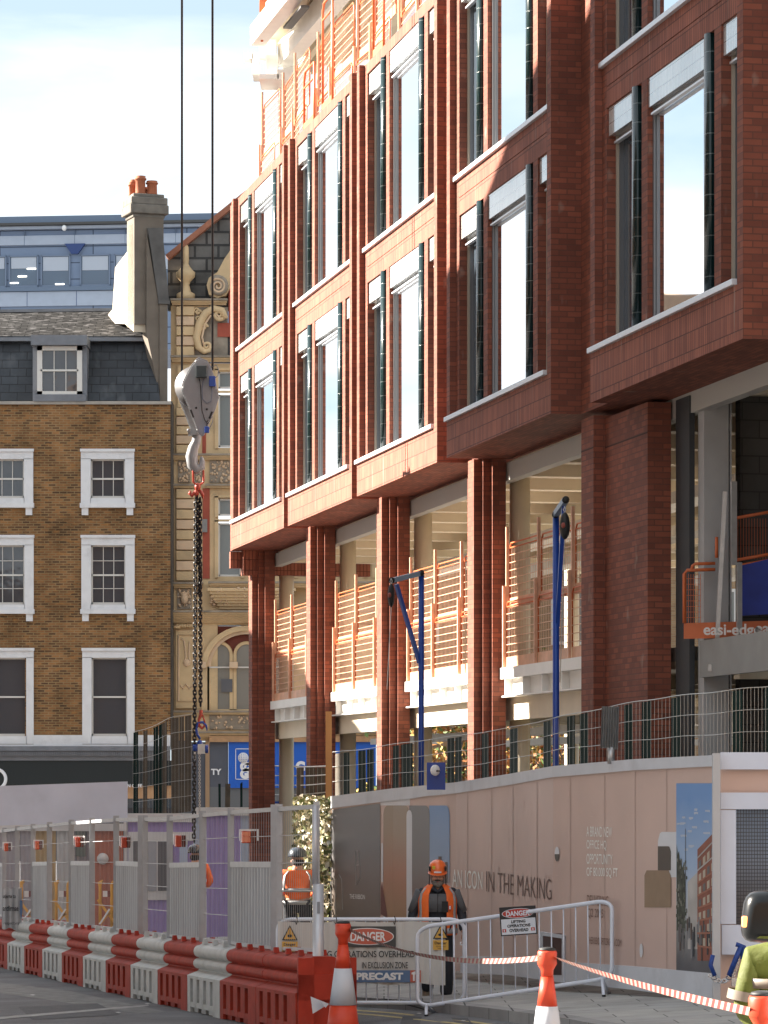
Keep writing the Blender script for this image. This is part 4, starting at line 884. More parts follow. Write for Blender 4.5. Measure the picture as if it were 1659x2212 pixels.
g.add(vs, [(2*i, 2*i+2, 2*i+3, 2*i+1) for i in range(14)]); g.build('sheet', None, t); g = MB(); g.mat(GSTEEL); g.tube([at(1320,1614,38.65)-t.location, at(1320,1650,38.65)-t.location], .04, 8); g.build('pole', None, t)
screen('tall screen of brown and green boards behind the hanging chains', [(288,298,1),(309,318,0),(332,342,1),(342.5,351,1),(351.5,360,0),(370,378,0),(378.5,387,0),(388,398,0),(399,413,0)], [(285,1580),(310,1576),(334,1569),(370,1549),(416,1541)], [(285,1761),(360,1760),(416,1752)], lambda x: 78, 287, 416, 6, 7)
screen('short screen of boards above the planted wall, wires bright in the sun', [(472,477,1),(486,497,0),(519,524,1),(566,581,1),(584,592,1),(604,608,0),(616,628,0),(640,656,0),(660,682,0),(683,702,0),(703.5,709,1)], [(440,1690),(520,1690),(551,1657),(640,1655),(712,1656)], [(440,1748),(550,1742),(640,1736),(712,1730)], lambda x: 78 if x < 640 else 60, 551, 712, 4, 9, wr=.011)
t = empty('wooden_post', at(710, 1760, 58), 0, 'tall orange brown timber post beside the second brick pier', 'post'); g = MB(); g.mat(mat('orange timber', (.45,.24,.09), .7, var=.15, vscale=3, vstretch=8)); a = at(707, 1537, 58)-t.location; g.box(-.05, .05, -.05, .05, -.3, a.z); g.build('timber', None, t)
t = empty('security_camera', at(942, 1690, 46.5), 0, 'white dome security camera on a blue post above the pink hoarding', 'camera'); c = at(940, 1664, 46.5)-t.location
g = MB(); g.mat(WHITE); g.ball((c.x, c.y-.05, c.z), (.065,.06,.075), 14, 10); g.build('dome', None, t); g = MB(); g.mat(BLACK); g.ball((c.x+.025, c.y-.105, c.z-.01), .014, 8, 6); g.ball((c.x+.05, c.y-.09, c.z-.01), .012, 8, 6); g.build('lens', None, t); g = MB(); g.mat(BLUE); a = at(922,1690,46.6)-t.location; b = at(962,1647,46.6)-t.location; g.box(a.x, b.x, 0.08, .14, a.z-.1, b.z); g.build('post', None, t)
# ---------------- brown brick house ----------------
YB = 105.0
def mk(par, Z):
    o0 = par.location
    def f(name, m, x0, y0, x1, y1, dp=0, back=.3, parent=None, bev=0, g=None):
        a = at(x0, y1, Z); b = at(x1, y0, Z); q = g or MB(); q.mat(m); q.box(a.x-o0.x, b.x-o0.x, -dp, back, a.z-o0.z, b.z-o0.z)
        return q if g is not None else q.build(name, None, parent or par, bevel=bev)
    return f
bh = empty('brick_townhouse', (at(0,0,YB).x, YB, 0), 0, 'old brown brick townhouse with white sash windows and slate mansard roof', 'building')
bx = mk(bh, YB)
BB = brick('london stock brick', (.255,.125,.054), (.07,.042,.027), (.24,.165,.085), ms=.013, bias=-.1, patch=.4, rough=.9, spec=.1, spots=((.34,.155,.05), (3,10,1), .58, .5))
STU = mat('white stucco', (.66,.66,.67), .6, var=.05, dirt=.2); SW = mat('white sash paint', (.62,.60,.56), .5)
SLT = brick('dark roof slate', (.040,.045,.052), (.028,.031,.036), (.014,.015,.017), bw=.5, bh=.26, ms=.012, rough=.55, bumps=1, patch=.35, spots=((.10,.105,.11), (1.5,1,1), .58, .4))
SLU = brick('lichened roof slate', (.05,.048,.047), (.026,.025,.025), (.012,.012,.012), bw=.42, bh=.14, ms=.014, rough=.95, spec=.05, bumps=1, patch=.4, spots=((.2,.19,.19), (3,8,1), .54, .5))
LEAD = mat('grey lead', (.16,.17,.19), .5, .2, var=.15)
# wall built round the window openings
OPN = [(-22,991,53,1076),(195,991,271,1076),(-22,1177,53,1306),(195,1177,272,1306),(-22,1420,54,1590),(197,1420,276,1590)]
g = MB(); g.mat(BB)
rows = [(868,991),(991,1076),(1076,1177),(1177,1306),(1306,1420),(1420,1590),(1590,1612)]
def wpx(x0, y0, x1, y1, dp=0, back=.3): bx('', BB, x0, y0, x1, y1, dp, back, g=g)
for (ya, yb) in rows:
    ops = sorted([o for o in OPN if o[1] == ya and o[3] == yb]); x = -70
    for o in ops: wpx(x, ya, o[0], yb); x = o[2]
    wpx(x, ya, 368, yb)
g.build('wall', None, bh)
bx('party_wall_edge', mat('dark end bricks', (.07,.06,.05), .9, var=.3, vscale=8), 368.1, 866, 371, 1620, -.05, 8)  # darker strip at the end of the house
bx('coping', mat('weathered stone', (.34,.31,.27), .8, var=.15), -70, 867.5, 370, 874, .12, .5)
def sash(ox0, oy0, ox1, oy1, ix0, iy0, ix1, iy1, nx, ny, brackets, lb=None):
    w_ = empty('window', (0,0,0)); w_.parent = bh
    fr = MB(); 
    for (a, b, c, d) in ((ox0,oy0,ox1,iy0+1),(ox0,iy0,ix0+1,oy1),(ix1-1,iy0,ox1,oy1),(ix0,iy1-1,ix1,oy1)): bx('', STU, a, b, c, d, .06, .02, g=fr)
    bx('', STU, ox0-1.5, oy0-1, ox1+1.5, oy0+5, .11, .0, g=fr)
    fr.build('surround', None, w_)
    if brackets:
        s_ = MB(); bx('', STU, ox0-2, oy1-9, ox1+2, oy1+1, .13, 0, g=s_); s_.build('sill', None, w_)
        for a in (ox0+2, ox1-16): q = MB(); bx('', STU, a, oy1+1, a+14, oy1+17, .10, 0, g=q); bx('', STU, a-3, oy1-5, a+17, oy1+1.4, .15, 0, g=q); q.build('bracket', None, w_)
    s_ = MB(); 
    for (a, b, c, d) in ((ix0,iy0,ix1,iy0+4),(ix0,iy1-6,ix1,iy1),(ix0,iy0,ix0+4,iy1),(ix1-4,iy0,ix1,iy1),(ix0,(iy0+iy1)/2-1.8,ix1,(iy0+iy1)/2+1.8)): bx('', SW, a, b, c, d, -.07, .16, g=s_)
    for k in range(1, nx): x = ix0+4+(ix1-ix0-8)*k/nx; bx('', SW, x-.7, iy0, x+.7, iy1, -.085, .13, g=s_)
    for k in range(1, ny):
        if k*2 != ny: y = iy0+4+(iy1-iy0-10)*k/ny; bx('', SW, ix0, y-.7, ix1, y+.7, -.085, .13, g=s_)
    s_.build('sash', None, w_)
    bx('pane', mat_glass, ix0, iy0, ix1, iy1, -.12, .14, parent=w_)
mat_glass = glass('old rippled glass', (.05,.055,.065), .05, .8, 0, .12)
for o_ in (0, -218):
    sash(175+o_, 971, 290+o_, 1096, 195+o_, 991, 271+o_, 1077, 3, 2, True); sash(176+o_, 1157, 291+o_, 1325, 196+o_, 1177, 272+o_, 1307, 3, 4, True); sash(178+o_, 1401, 291+o_, 1607, 197+o_, 1420, 276+o_, 1591, 1, 2, False)
    # rooms behind the glass
rm = MB(); rm.mat(mat('dim room', (.10,.10,.10), .9)); a = at(-60, 1600, YB); b = at(340, 960, YB); rm.box(a.x-bh.location.x, b.x-bh.location.x, .9, 1.0, a.z, b.z); rm.build('room_back', None, bh)
bx('string_course', STU, 73, 1588, 178, 1608, .05, .0); bx('string_course', STU, 291, 1588, 368, 1608, .05, 0); bx('string_course', STU, -60, 1608, 368, 1613, .07, 0)
q = MB(); bx('', LEAD, -70, 1612, 368, 1622, .30, 0, g=q); bx('', mat('grey shop cornice', (.15,.155,.17), .6, var=.12), -70, 1622, 368, 1633, .24, 0, g=q); bx('', MATS['grey shop cornice'], -70, 1633, 368, 1643, .15, 0, g=q)
for k in range(88): bx('', MATS['grey shop cornice'], -60+k*4.8, 1624, -57.6+k*4.8, 1631, .275, 0, g=q)
q.build('shop_cornice', None, bh)
bx('shop_fascia', mat('black shop fascia', (.008,.014,.016), .45), -70, 1643, 372, 1697, .10, 0)
bx('shop_wall', mat('dark shopfront', (.03,.03,.035), .4), -70, 1746, 372, 1860, .0, .2)
bx('shop_window', mat('warm timber shopfront', (.42,.24,.12), .6, var=.15), 275, 1697, 372, 1725, .02, .1); bx('shop_window', mat('shop window glass', (.05,.06,.07), .1), 275, 1725, 372, 1746, .03, .1); bx('shop_window', MATS['dark shopfront'], -70, 1697, 275, 1746, .03, .1)
SG = mat('white shop lettering', (.75,.76,.78), .5)
M_ = T((at(207,1704,YB).x-bh.location.x, -.115, at(207,1700.5,YB).z)); 
text_mesh('lettering', 'ITALIAN ARTISAN CAFE', .135, SG, bh, M_, bold=.004, sx=.98)
g = MB(); g.mat(SG); c = at(-8, 1683, YB); g.tube([(c.x-bh.location.x+.30*math.cos(i*math.pi/16), -.13, c.z+.30*math.sin(i*math.pi/16)) for i in range(32)], .055, 6, closed=True); g.build('lettering', None, bh)
# mansard
def W2(x, y, Z): p = at(x, y, Z); return p-bh.location
g = MB(); g.mat(SLT); 
P = [W2(-80,867,105.1), W2(346,867,105.1), W2(330,726,106.0), W2(-80,726,106.0)]
g.add(P+[W2(346,867,109), W2(330,726,109), W2(-80,867,109), W2(-80,726,109)], [(0,1,2,3),(1,4,5,2),(2,5,7,3)]); g.build('mansard_roof', None, bh)
g = MB(); g.mat(SLU); P = [W2(-80,733,105.85), W2(331,733,105.85), W2(304,669,108.5), W2(-80,674,108.5)]; g.add(P+[W2(331,733,112), W2(304,669,112)], [(0,1,2,3),(1,4,5,2)]); g.build('upper_roof', None, bh)
g = MB(); g.mat(LEAD); g.beam(W2(-80,673,108.45), W2(304,668.5,108.45), .12, .09); g.beam(W2(-80,733.5,105.8), W2(331,733.5,105.8), .2, .11); g.beam(W2(304,667,108.4), W2(332,735,105.8), .12, .06); g.build('roof_flashing', None, bh)
dm = empty('dormer', (0,0,0)); dm.parent = bh
g = MB(); g.mat(LEAD); 
for A, dp, bk_ in (((69,727,190,748), .35, 1.6), ((71,747,82,866), .05, 1.5), ((177,747,188,866), .05, 1.5), ((74,853,186,868), .16, 1)): bx('', LEAD, *A, dp, bk_, g=g)
g.build('cheek', None, dm)
g = MB(); 
for A in ((81,749,178,758),(81,846,178,855),(81,749,92,855),(167,749,178,855),(88,799,170,803)): bx('', SW, *A, .12, .1, g=g)
for x in (117.5, 143): bx('', SW, x-.8, 755, x+.8, 850, .10, .1, g=g)
g.build('frame', None, dm); bx('pane', mat_glass, 90, 756, 170, 848, .03, .0, parent=dm)
# party wall and chimney, turned a little so that their sunlit side shows
REN = mat('shade toned cement render', (.15,.125,.10), .9, var=.22, vscale=1.2, bump=.3, dirt=.3); RENL = mat('sunlit tone cement render', (.50,.43,.33), .9, var=.12, vscale=1.2, bump=.3, dirt=.12); DKR = mat('dark weathered render', (.10,.095,.09), .9, var=.25, vscale=2)  # render tones hold the shaded front and the sunlit side
chm = empty('chimney', W2(318, 700, 105.2)+Vector((0,0,0)), R(20)); chm.parent = bh
def L2(x): return (x-318)/71.4
def Lz(y): return (HY-y)/71.3+CZ-W2(318,700,105.2).z
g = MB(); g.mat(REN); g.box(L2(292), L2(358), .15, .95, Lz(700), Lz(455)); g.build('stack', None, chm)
g = MB(); g.mat(mat('sooty stone cap', (.15,.135,.115), .9, var=.3, vscale=3, bump=.4)); 
for (a, b, y0, y1) in ((289,361,468,460),(282,368,460,440),(284,366,440,424),(290,360,424,416)): g.box(L2(a), L2(b), .15-(290-a)/71*1, 1.0+(290-a)/71, Lz(y0), Lz(y1))
g.build('cap', None, chm, bevel=.03)
PT = mat('terracotta chimney pot', (.32,.10,.045), .8, var=.2)
for x, y, h_, sc in ((312,.45,41,1),(338,.45,32,1.05),(300,.85,30,.6),(305,.9,38,.7),(331,.8,22,.7)):
    g = MB(); g.mat(PT); r_ = .155*sc; hh = h_/71; g.lathe([(r_*1.1,0),(r_,.08),(r_*.95,hh*.75),(r_*1.05,hh*.78),(r_*1.2,hh*.82),(r_*1.2,hh*.88),(r_,hh*.92),(r_*1.05,hh)], (L2(x), y, Lz(417)), 14); g.build('pot', None, chm)
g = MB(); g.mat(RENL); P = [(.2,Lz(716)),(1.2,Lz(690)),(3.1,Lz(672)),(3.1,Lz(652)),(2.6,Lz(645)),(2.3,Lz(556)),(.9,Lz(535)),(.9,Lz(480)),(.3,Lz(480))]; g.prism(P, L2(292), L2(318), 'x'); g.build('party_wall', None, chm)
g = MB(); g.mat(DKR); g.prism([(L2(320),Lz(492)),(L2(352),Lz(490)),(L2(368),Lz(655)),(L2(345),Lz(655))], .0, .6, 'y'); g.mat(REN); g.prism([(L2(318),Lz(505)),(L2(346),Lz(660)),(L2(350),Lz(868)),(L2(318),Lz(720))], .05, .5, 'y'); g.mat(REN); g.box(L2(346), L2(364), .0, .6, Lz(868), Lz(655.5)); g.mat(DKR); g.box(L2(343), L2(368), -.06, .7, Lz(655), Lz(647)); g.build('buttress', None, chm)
# ---------------- terracotta ornate building ----------------
YO = 106.0
ob = empty('ornate_stone_building', (at(369,0,YO).x, YO, 0), 0, 'ornate cream terracotta building with scrolls, arched windows and blue sign below', 'building')
ox = mk(ob, YO); OB0 = ob.location
TC = mat('cream terracotta', (.58,.42,.235), .7, var=.12, vscale=1.5, bump=.2, dirt=.3); TCB = mat('pink cream terracotta', (.60,.43,.28), .7, var=.1, vscale=2, dirt=.2); RB = mat('red brick infill', (.33,.07,.04), .8, var=.15); SO = mat('dark terracotta', (.26,.215,.165), .85, var=.3, vscale=3)  # dark terracotta backs the reliefs and tops the cornices
def wo(x, y, dp=0): p = at(x, y, YO)-OB0; return Vector((p.x, -dp, p.z))
g = MB(); g.mat(TC); 
# wall with arched bay
ox('', TC, 369, 660, 452, 1600, 0, .6, g=g); ox('', TC, 452, 785, 470, 1600, 0, .6, g=g); ox('', TC, 470, 967, 900, 1075, 0, .6, g=g); ox('', TC, 520, 785, 900, 1260, -.02, .6, g=g); ox('', TC, 470, 785, 520, 803, 0, .6, g=g); ox('', TC, 470, 1245, 900, 1350, 0, .6, g=g); ox('', TC, 470, 1532, 900, 1600, 0, .6, g=g); ox('', TC, 620, 1340, 900, 1540, 0, .6, g=g)
g.build('wall', None, ob)
ox('brick_infill', RB, 438, 1055, 453, 1250, .03, 0); ox('brick_infill', RB, 437, 930, 445, 990, .03, 0); ox('brick_infill', RB, 470, 698, 500, 728, .06, .3); ox('brick_infill', RB, 494, 590, 510, 700, .02, .3)
RG = brick('rock faced gable blocks', (.17,.165,.155), (.12,.118,.112), (.05,.05,.05), bw=.72, bh=.40, ms=.04, rough=.9, bumps=2, patch=.4)
g = MB(); g.mat(RG); P = [wo(x, y) for x, y in ((361,556),(560,396),(560,665),(361,665))]; g.prism([(p.x, p.z) for p in P], .3, .8, 'y'); g.build('gable_wall', None, ob)
g = MB(); g.mat(mat('red coping tiles', (.30,.12,.07), .8, var=.2)); g.beam(wo(361,555,.1)+Vector((0,.4,0)), wo(562,393,.1)+Vector((0,.4,0)), .6, .16); g.build('gable_coping', None, ob)
def cornice(x0, x1, y0, n=3, h=4.5, dp=.12, m=TC, step=.07):
    g = MB()
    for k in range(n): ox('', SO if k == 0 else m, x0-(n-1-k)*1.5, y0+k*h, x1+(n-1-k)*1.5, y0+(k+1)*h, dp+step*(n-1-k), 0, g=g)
    return g.build('cornice', None, ob)
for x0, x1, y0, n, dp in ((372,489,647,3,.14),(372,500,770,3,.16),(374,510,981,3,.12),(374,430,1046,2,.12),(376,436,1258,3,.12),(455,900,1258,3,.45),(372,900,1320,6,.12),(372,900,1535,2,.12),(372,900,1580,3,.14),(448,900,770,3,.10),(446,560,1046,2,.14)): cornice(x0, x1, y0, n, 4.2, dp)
# rusticated pilasters
for y0, y1, n in ((662,770,5),(880,981,5),(1056,1256,9)):
    h = (y1-y0)/n
    for k in range(n): ox('pilaster_block', TCB if k % 2 else TC, 381, y0+k*h+1.2, 420, y0+(k+1)*h-1.2, .14, 0, bev=.02)
ox('pilaster', TC, 384, 790, 412, 880, .10, 0); ox('pilaster', TC, 380, 1362, 424, 1530, .10, 0); 
g = MB(); g.mat(TCB)
for P in ([(386,1372),(420,1372),(420,1515),(386,1515)], [(392,1380),(398,1385),(402,1420),(398,1430),(404,1440),(412,1430),(408,1420),(410,1385)], [(390,1480),(396,1488),(402,1478),(410,1488),(416,1480)]): g.tube([wo(x, y, .11) for x, y in P], .028, 5, closed=len(P) == 4)
g.ball(wo(404,1432,.1), (.12,.05,.12), 10, 6); g.build('relief', None, ob)
g = MB(); g.mat(TC); g.lathe([(.13,0),(.13,.08)], wo(381,1358,.12), 10); 
for k in range(7): g.ball(wo(383+k*5.5,1352,.13), (.055,.05,.06), 8, 6)
g.build('capital', None, ob)
def spiral(cx, cy, r0, turns, rr, a0=0, sgn=1, dp=.16, m=TC, name='scroll'):
    g = MB(); g.mat(m); n = int(turns*18); pts = []; rs = []
    for i in range(n+1): a = a0+sgn*2*math.pi*turns*i/n; r = r0*(1-.85*i/n); pts.append(wo(cx+r*math.cos(a), cy-r*math.sin(a), dp)); rs.append(rr*(1-.45*i/n))
    g.tube(pts, rs, 6); return g.build(name, None, ob)
# C scroll and big bracket scrolls
g = MB(); g.mat(TC)
g.tube([wo(x, y, .15) for x, y in ((488,690),(480,672),(462,668),(445,678),(432,700),(425,730),(430,752),(442,762),(455,758))], [.09,.11,.12,.13,.13,.12,.11,.09,.06], 8)
g.build('scroll_band', None, ob); g = MB(); g.mat(TCB); g.tube([wo(x, y, .17) for x, y in ((480,694),(470,682),(455,684),(443,702),(437,730),(442,750))], .035, 6); g.build('scroll_band', None, ob)
spiral(474, 682, 14, 1.6, .07, 1.6, -1); spiral(447, 749, 11, 1.5, .06, 3.5, 1); spiral(441, 708, 8, 1.3, .05, 0, 1)
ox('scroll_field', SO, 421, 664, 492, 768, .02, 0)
g = MB(); g.mat(TC); P = [wo(x, y) for x, y in ((500,540),(486,560),(470,590),(452,602),(447,618),(452,638),(470,646),(488,640),(497,625),(497,600),(510,560))]; g.prism([(p.x, p.z) for p in P], -.2, .3, 'y'); g.build('scroll_bracket', None, ob)
spiral(472, 621, 20, 2, .09, 2.2, -1, .24, SO); spiral(472, 621, 17, 1.9, .05, 2.2, -1, .28, TCB)
for x, y in ((394,676),(430,676),(428,690),(424,672)): spiral(x if x > 420 else 428, y, 6, 1.2, .035, 0, 1, .1)
# urn finial
g = MB(); g.mat(TC); g.lathe([(.28,0),(.28,.18),(.16,.25),(.11,.45),(.14,.55),(.28,.70),(.29,.85),(.24,.88),(.14,1.0),(.08,1.1),(.10,1.2),(.09,1.6),(.02,1.75)], wo(401,647,-.1), 14); g.build('urn', None, ob)
# carved panels
def carved(x0, y0, x1, y1, n=40, nm='carved_panel', dp=.08, face=False):
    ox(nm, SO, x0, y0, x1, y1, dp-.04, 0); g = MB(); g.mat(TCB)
    for k in range(n):
        x = random.uniform(x0+2, x1-2); y = random.uniform(y0+2, y1-2); r = random.uniform(1.2, 3.6)/70.7; g.ball(wo(x, y, dp-.04), (r, .05, r*random.uniform(.6, 1.5)), 7, 5)
    if face: c = wo((x0+x1)/2, (y0+y1)/2, dp); g.ball(c, (.12,.09,.17), 10, 8); g.ball(c+Vector((0,-.07,-.01)), (.025,.04,.05), 6, 5); g.ball(c+Vector((0,.02,.15)), (.15,.06,.07), 8, 5)
    g.build('relief', None, ob)
carved(385, 995, 411, 1043, 40); carved(453, 995, 500, 1043, 50); carved(383, 1272, 414, 1316, 30, face=True); carved(420, 995, 437, 1043, 20); carved(453, 1545, 900, 1576, 160); carved(421, 666, 436, 690, 14)
g = MB(); g.mat(TC); c = wo(510, 1274, .1)
for k in range(7): a = wo(450+k*4, 1272+k*6.2); b_ = wo(640-k*4, 1272+k*6.2+6.6); g.box(a.x, b_.x, -.55+k*.075, 0, b_.z, a.z)
g.build('oriel_base', None, ob); g = MB(); g.mat(TCB)
for k in range(110): x = random.uniform(456, 634); y = random.uniform(1273, 1308); r = random.uniform(.02,.055); g.ball(wo(x, y, .55-(y-1272)/6.2*.075), (r*1.3, .05, r), 6, 5)
g.build('relief', None, ob)
ox('slate_roof', mat('dark slate slope', (.06,.06,.058), .8, var=.2), 455, 728, 900, 771, -.05, 1.5)  # slate slope in its own dark colour
# windows
WG = glass('greenish office glass', (.16,.17,.16), .08, .8)
def owin(x0, y0, x1, y1, tr=None):
    f = MB()
    for A in ((x0-8,y0-6,x0,y1+4),(x1,y0-6,x1+8,y1+4),(x0-8,y0-8,x1+8,y0-3)): ox('', TC, *A, .06, 0, g=f)
    w_ = f.build('window', None, ob); s_ = MB()
    for A in ((x0,y0,x1,y0+3),(x0,y1-3,x1,y1),(x0,y0,x0+3,y1),(x1-3,y0,x1,y1)): ox('', SW, *A, -.05, .2, g=s_)
    s_.build('frame', None, w_); ox('pane', WG, x0, y0, x1, y1, -.12, .2, parent=w_)
owin(472,803,520,838); owin(472,852,520,965); owin(472,1078,520,1113); owin(472,1130,520,1244)
for x in (592, 668, 742, 812): owin(x, 1080, x+44, 1115); owin(x, 1130, x+44, 1244)
ox('meter_box', mat('grey metal box', (.22,.21,.20), .6), 437, 1122, 448, 1150, .12, 0); ox('vent', BLACK, 411, 1518, 425, 1525, .02, 0)
# arch with two round headed windows
def archbox(cx, y_sp, r_out, r_in, ybot, dp, m, nm, n=20, sy=1.0):
    g = MB(); g.mat(m); pr = []
    for k in range(n+1): a = math.pi*k/n; pr.append((math.cos(a), math.sin(a)))
    vs = []
    for dpp in (dp, 0):
        for c_, s_ in pr: vs.append(wo(cx+r_out*c_, y_sp-r_out*s_*sy, dpp))
        for c_, s_ in pr: vs.append(wo(cx+r_in*c_, y_sp-r_in*s_*sy, dpp))
    N_ = n+1; fs = []
    for i in range(n): fs += [(i, i+1, N_+i+1, N_+i), (N_+i, N_+i+1, 3*N_+i+1, 3*N_+i), (i+1, i, 2*N_+i, 2*N_+i+1)]
    g.add(vs, fs)
    if ybot: 
        for sg in (-1, 1): a = wo(cx+sg*r_in, ybot); b_ = wo(cx+sg*r_out, y_sp); g.box(a.x, b_.x, -dp, 0, a.z, b_.z)
    return g.build(nm, None, ob)
ox('arch_recess', mat('dark red arch recess', (.16,.035,.02), .8, var=.15), 449, 1352, 620, 1534, -.1, .6)
archbox(532, 1440, 96, 84, 1535, .12, TC, 'arch', sy=.92); archbox(532, 1440, 84, 76, 0, .04, TCB, 'arch', sy=.92)
for cx in (474, 533, 592):
    archbox(cx, 1414, 29, 22, 1534, -.02, TC, 'arch', 14); g = MB(); g.mat(WG); pts = [wo(cx+22*math.cos(math.pi*k/12), 1414-22*math.sin(math.pi*k/12), -.04) for k in range(13)]+[wo(cx-22,1532,-.04), wo(cx+22,1532,-.04)]; g.add(pts, [tuple(range(15))]); w_ = g.build('window', None, ob); f_ = MB(); ox('', SW, cx-22, 1440, cx+22, 1443, .02, .05, g=f_); f_.build('frame', None, w_)
ox('paper_notice', mat('dark grey notice', (.10,.10,.11), .6), 478, 1467, 502, 1495, .03, .0)
for x in (437, 505, 562): ox('capital', TCB, x-9, 1430, x+9, 1444, .2, 0, bev=.02)
ox('timber_beam', mat('warm stained beam', (.38,.22,.11), .7, var=.2), 453, 1590, 900, 1603, .25, 0); ox('corner_post', mat('tan corner post', (.34,.22,.13), .7), 444, 1600, 453, 1800, .12, 0)
ox('shop_panel', mat('slate grey shop panel', (.085,.095,.12), .6, var=.06), 453, 1603, 493, 1800, .08, 0)
ox('shop_panel', MATS['slate grey shop panel'], 412, 1603, 444, 1800, .04, 0); ox('shop_panel', mat('grey glazed shopfront', (.12,.13,.14), .4), 372, 1600, 412, 1800, .03, 0); ox('shop_panel', MATS['grey glazed shopfront'], 453, 1700, 900, 1800, .085, 0)
sgn = ox('blue_sign', mat('bright blue sign board', (.004,.10,.50), .5), 494, 1602, 812, 1702, .16, 0)
def otext(body, x, y, size, m, sx=1, bold=.01): return text_mesh('lettering', body, size, m, ob, T(wo(x, y, .17)), bold=bold, sx=sx)
otext('TY', 457, 1673, .24, SG); otext('C', 520, 1664, .34, SG, 1, .03); otext('G', 520, 1680, .34, SG, 1, .03); otext('C', 640, 1664, .36, SG, 1, .03); otext('O', 528, 1664, .30, SG, 1, .02)
g = MB(); g.mat(SG)
for A in ((509,1617,575,1618.6),(509,1617,510.4,1684),(509,1682.5,575,1684)): a = wo(A[0],A[3]); b_ = wo(A[2],A[1]); g.box(a.x, b_.x, -.175, -.16, a.z, b_.z)
c = wo(526, 1637, .165); g.tube([c, c+Vector((0,-.015,0))], .16, 20); g.build('lettering', None, ob)
g = MB(); g.mat(MATS['bright blue sign board'])
for i in range(-2, 3):
    for j in range(-2, 3): 
        if abs(i)+abs(j) < 4: q = c+Vector((i*.055, -.018, j*.055)); g.tube([q, q+Vector((0,-.004,0))], .012, 6)
g.build('globe_dots', None, ob)
ox('white_lightbox', WHITE, 607, 1643, 618, 1690, .4, -.2)
# ---------------- blue office ----------------
YF = 180.0
bo = empty('blue_office_block', (at(0,0,YF).x, YF, 0), R(-6), 'blue grey panelled office block with long ribbon windows far behind the roofs', 'building')
s_ = 7500/180
def fz(y): return CZ+(HY-y)/s_
def rbx(name, m, x0, y0, x1, y1, dp=0, back=.4, par=bo, gg=None):
    k = 1.0; q = gg or MB(); q.mat(m); q.box((x0)/s_, (x1)/s_, -dp, back, fz(y1), fz(y0)); return q if gg is not None else q.build(name, None, par)
BP = brick('blue grey metal panel', (.19,.25,.36), (.17,.23,.34), (.05,.07,.11), bw=4.9, bh=.85, ms=.03, rough=.5, offset=0, bumps=.5, patch=.06); BP2 = mat('pale blue panel', (.36,.42,.52), .5, var=.04); NAVY = mat('navy panel', (.02,.05,.18), .5)
rbx('wall', BP, -60, 472, 540, 760, 0, 8); rbx('parapet', mat('slate blue parapet', (.12,.17,.25), .5), -60, 470, 540, 485, .25, 1); rbx('gutter', mat('dark gutter', (.06,.06,.06), .6), -60, 486, 540, 491, .6, 0); rbx('soffit_band', BP2, -60, 492, 540, 498, .35, 0)
rbx('panel_band', BP2, -60, 511, 540, 531, .12, 0); rbx('panel_band', BP2, -60, 632, 540, 663, .12, 0); rbx('panel_band', MATS['slate blue parapet'], -60, 622, 540, 631, .22, 0)
for k in range(-1, 6): rbx('panel_joint', MATS['slate blue parapet'], 54+k*110, 500, 55+k*110, 531, .13, 0); rbx('panel_joint', NAVY, 60+k*108, 632, 61+k*108, 663, .13, 0)
g = MB(); g.mat(NAVY); g.prism([(143/s_, fz(530)), (188/s_, fz(530)), (172/s_, fz(552)), (158/s_, fz(552))], -.2, 0, 'y'); g.build('column_head', None, bo)
OG = glass('office ribbon glass', (.07,.11,.17), .1, .8); BL = mat('pale window blind', (.42,.47,.55), .7); LT = mat('lit ceiling strip', (.8,.75,.65), .5, emit=(1,.88,.7), estr=1.3)
for x0, x1, bd in ((-50,15,.4),(20,85,.4),(90,155,.5),(176,242,.5),(250,315,.5),(330,395,.5),(400,470,.5)):
    f = MB(); rbx('', mat('steel blue frame', (.15,.20,.29), .5), x0, 553, x1, 556, .1, 0, gg=f); rbx('', MATS['steel blue frame'], x0, 618, x1, 622, .1, 0, gg=f); rbx('', MATS['steel blue frame'], x0, 553, x0+3, 622, .1, 0, gg=f); rbx('', MATS['steel blue frame'], x1-3, 553, x1, 622, .1, 0, gg=f)
    w_ = f.build('window', None, bo); rbx('pane', OG, x0+3, 556, x1-3, 618, .03, 0, par=w_); rbx('blind', BL, x0+5, 557, x1-5, 557+60*bd, .05, 0, par=w_)
for x, y in ((60,581),(40,597),(22,611),(122,615)): rbx('ceiling_light', LT, x, y, x+19, y+2.2, .07, 0)
for x in (145, 350): g = MB(); g.mat(WHITE); g.ball((x/s_, -.5, fz(498)), (.13,.13,.16), 8, 6); g.build('roof_light', None, bo)
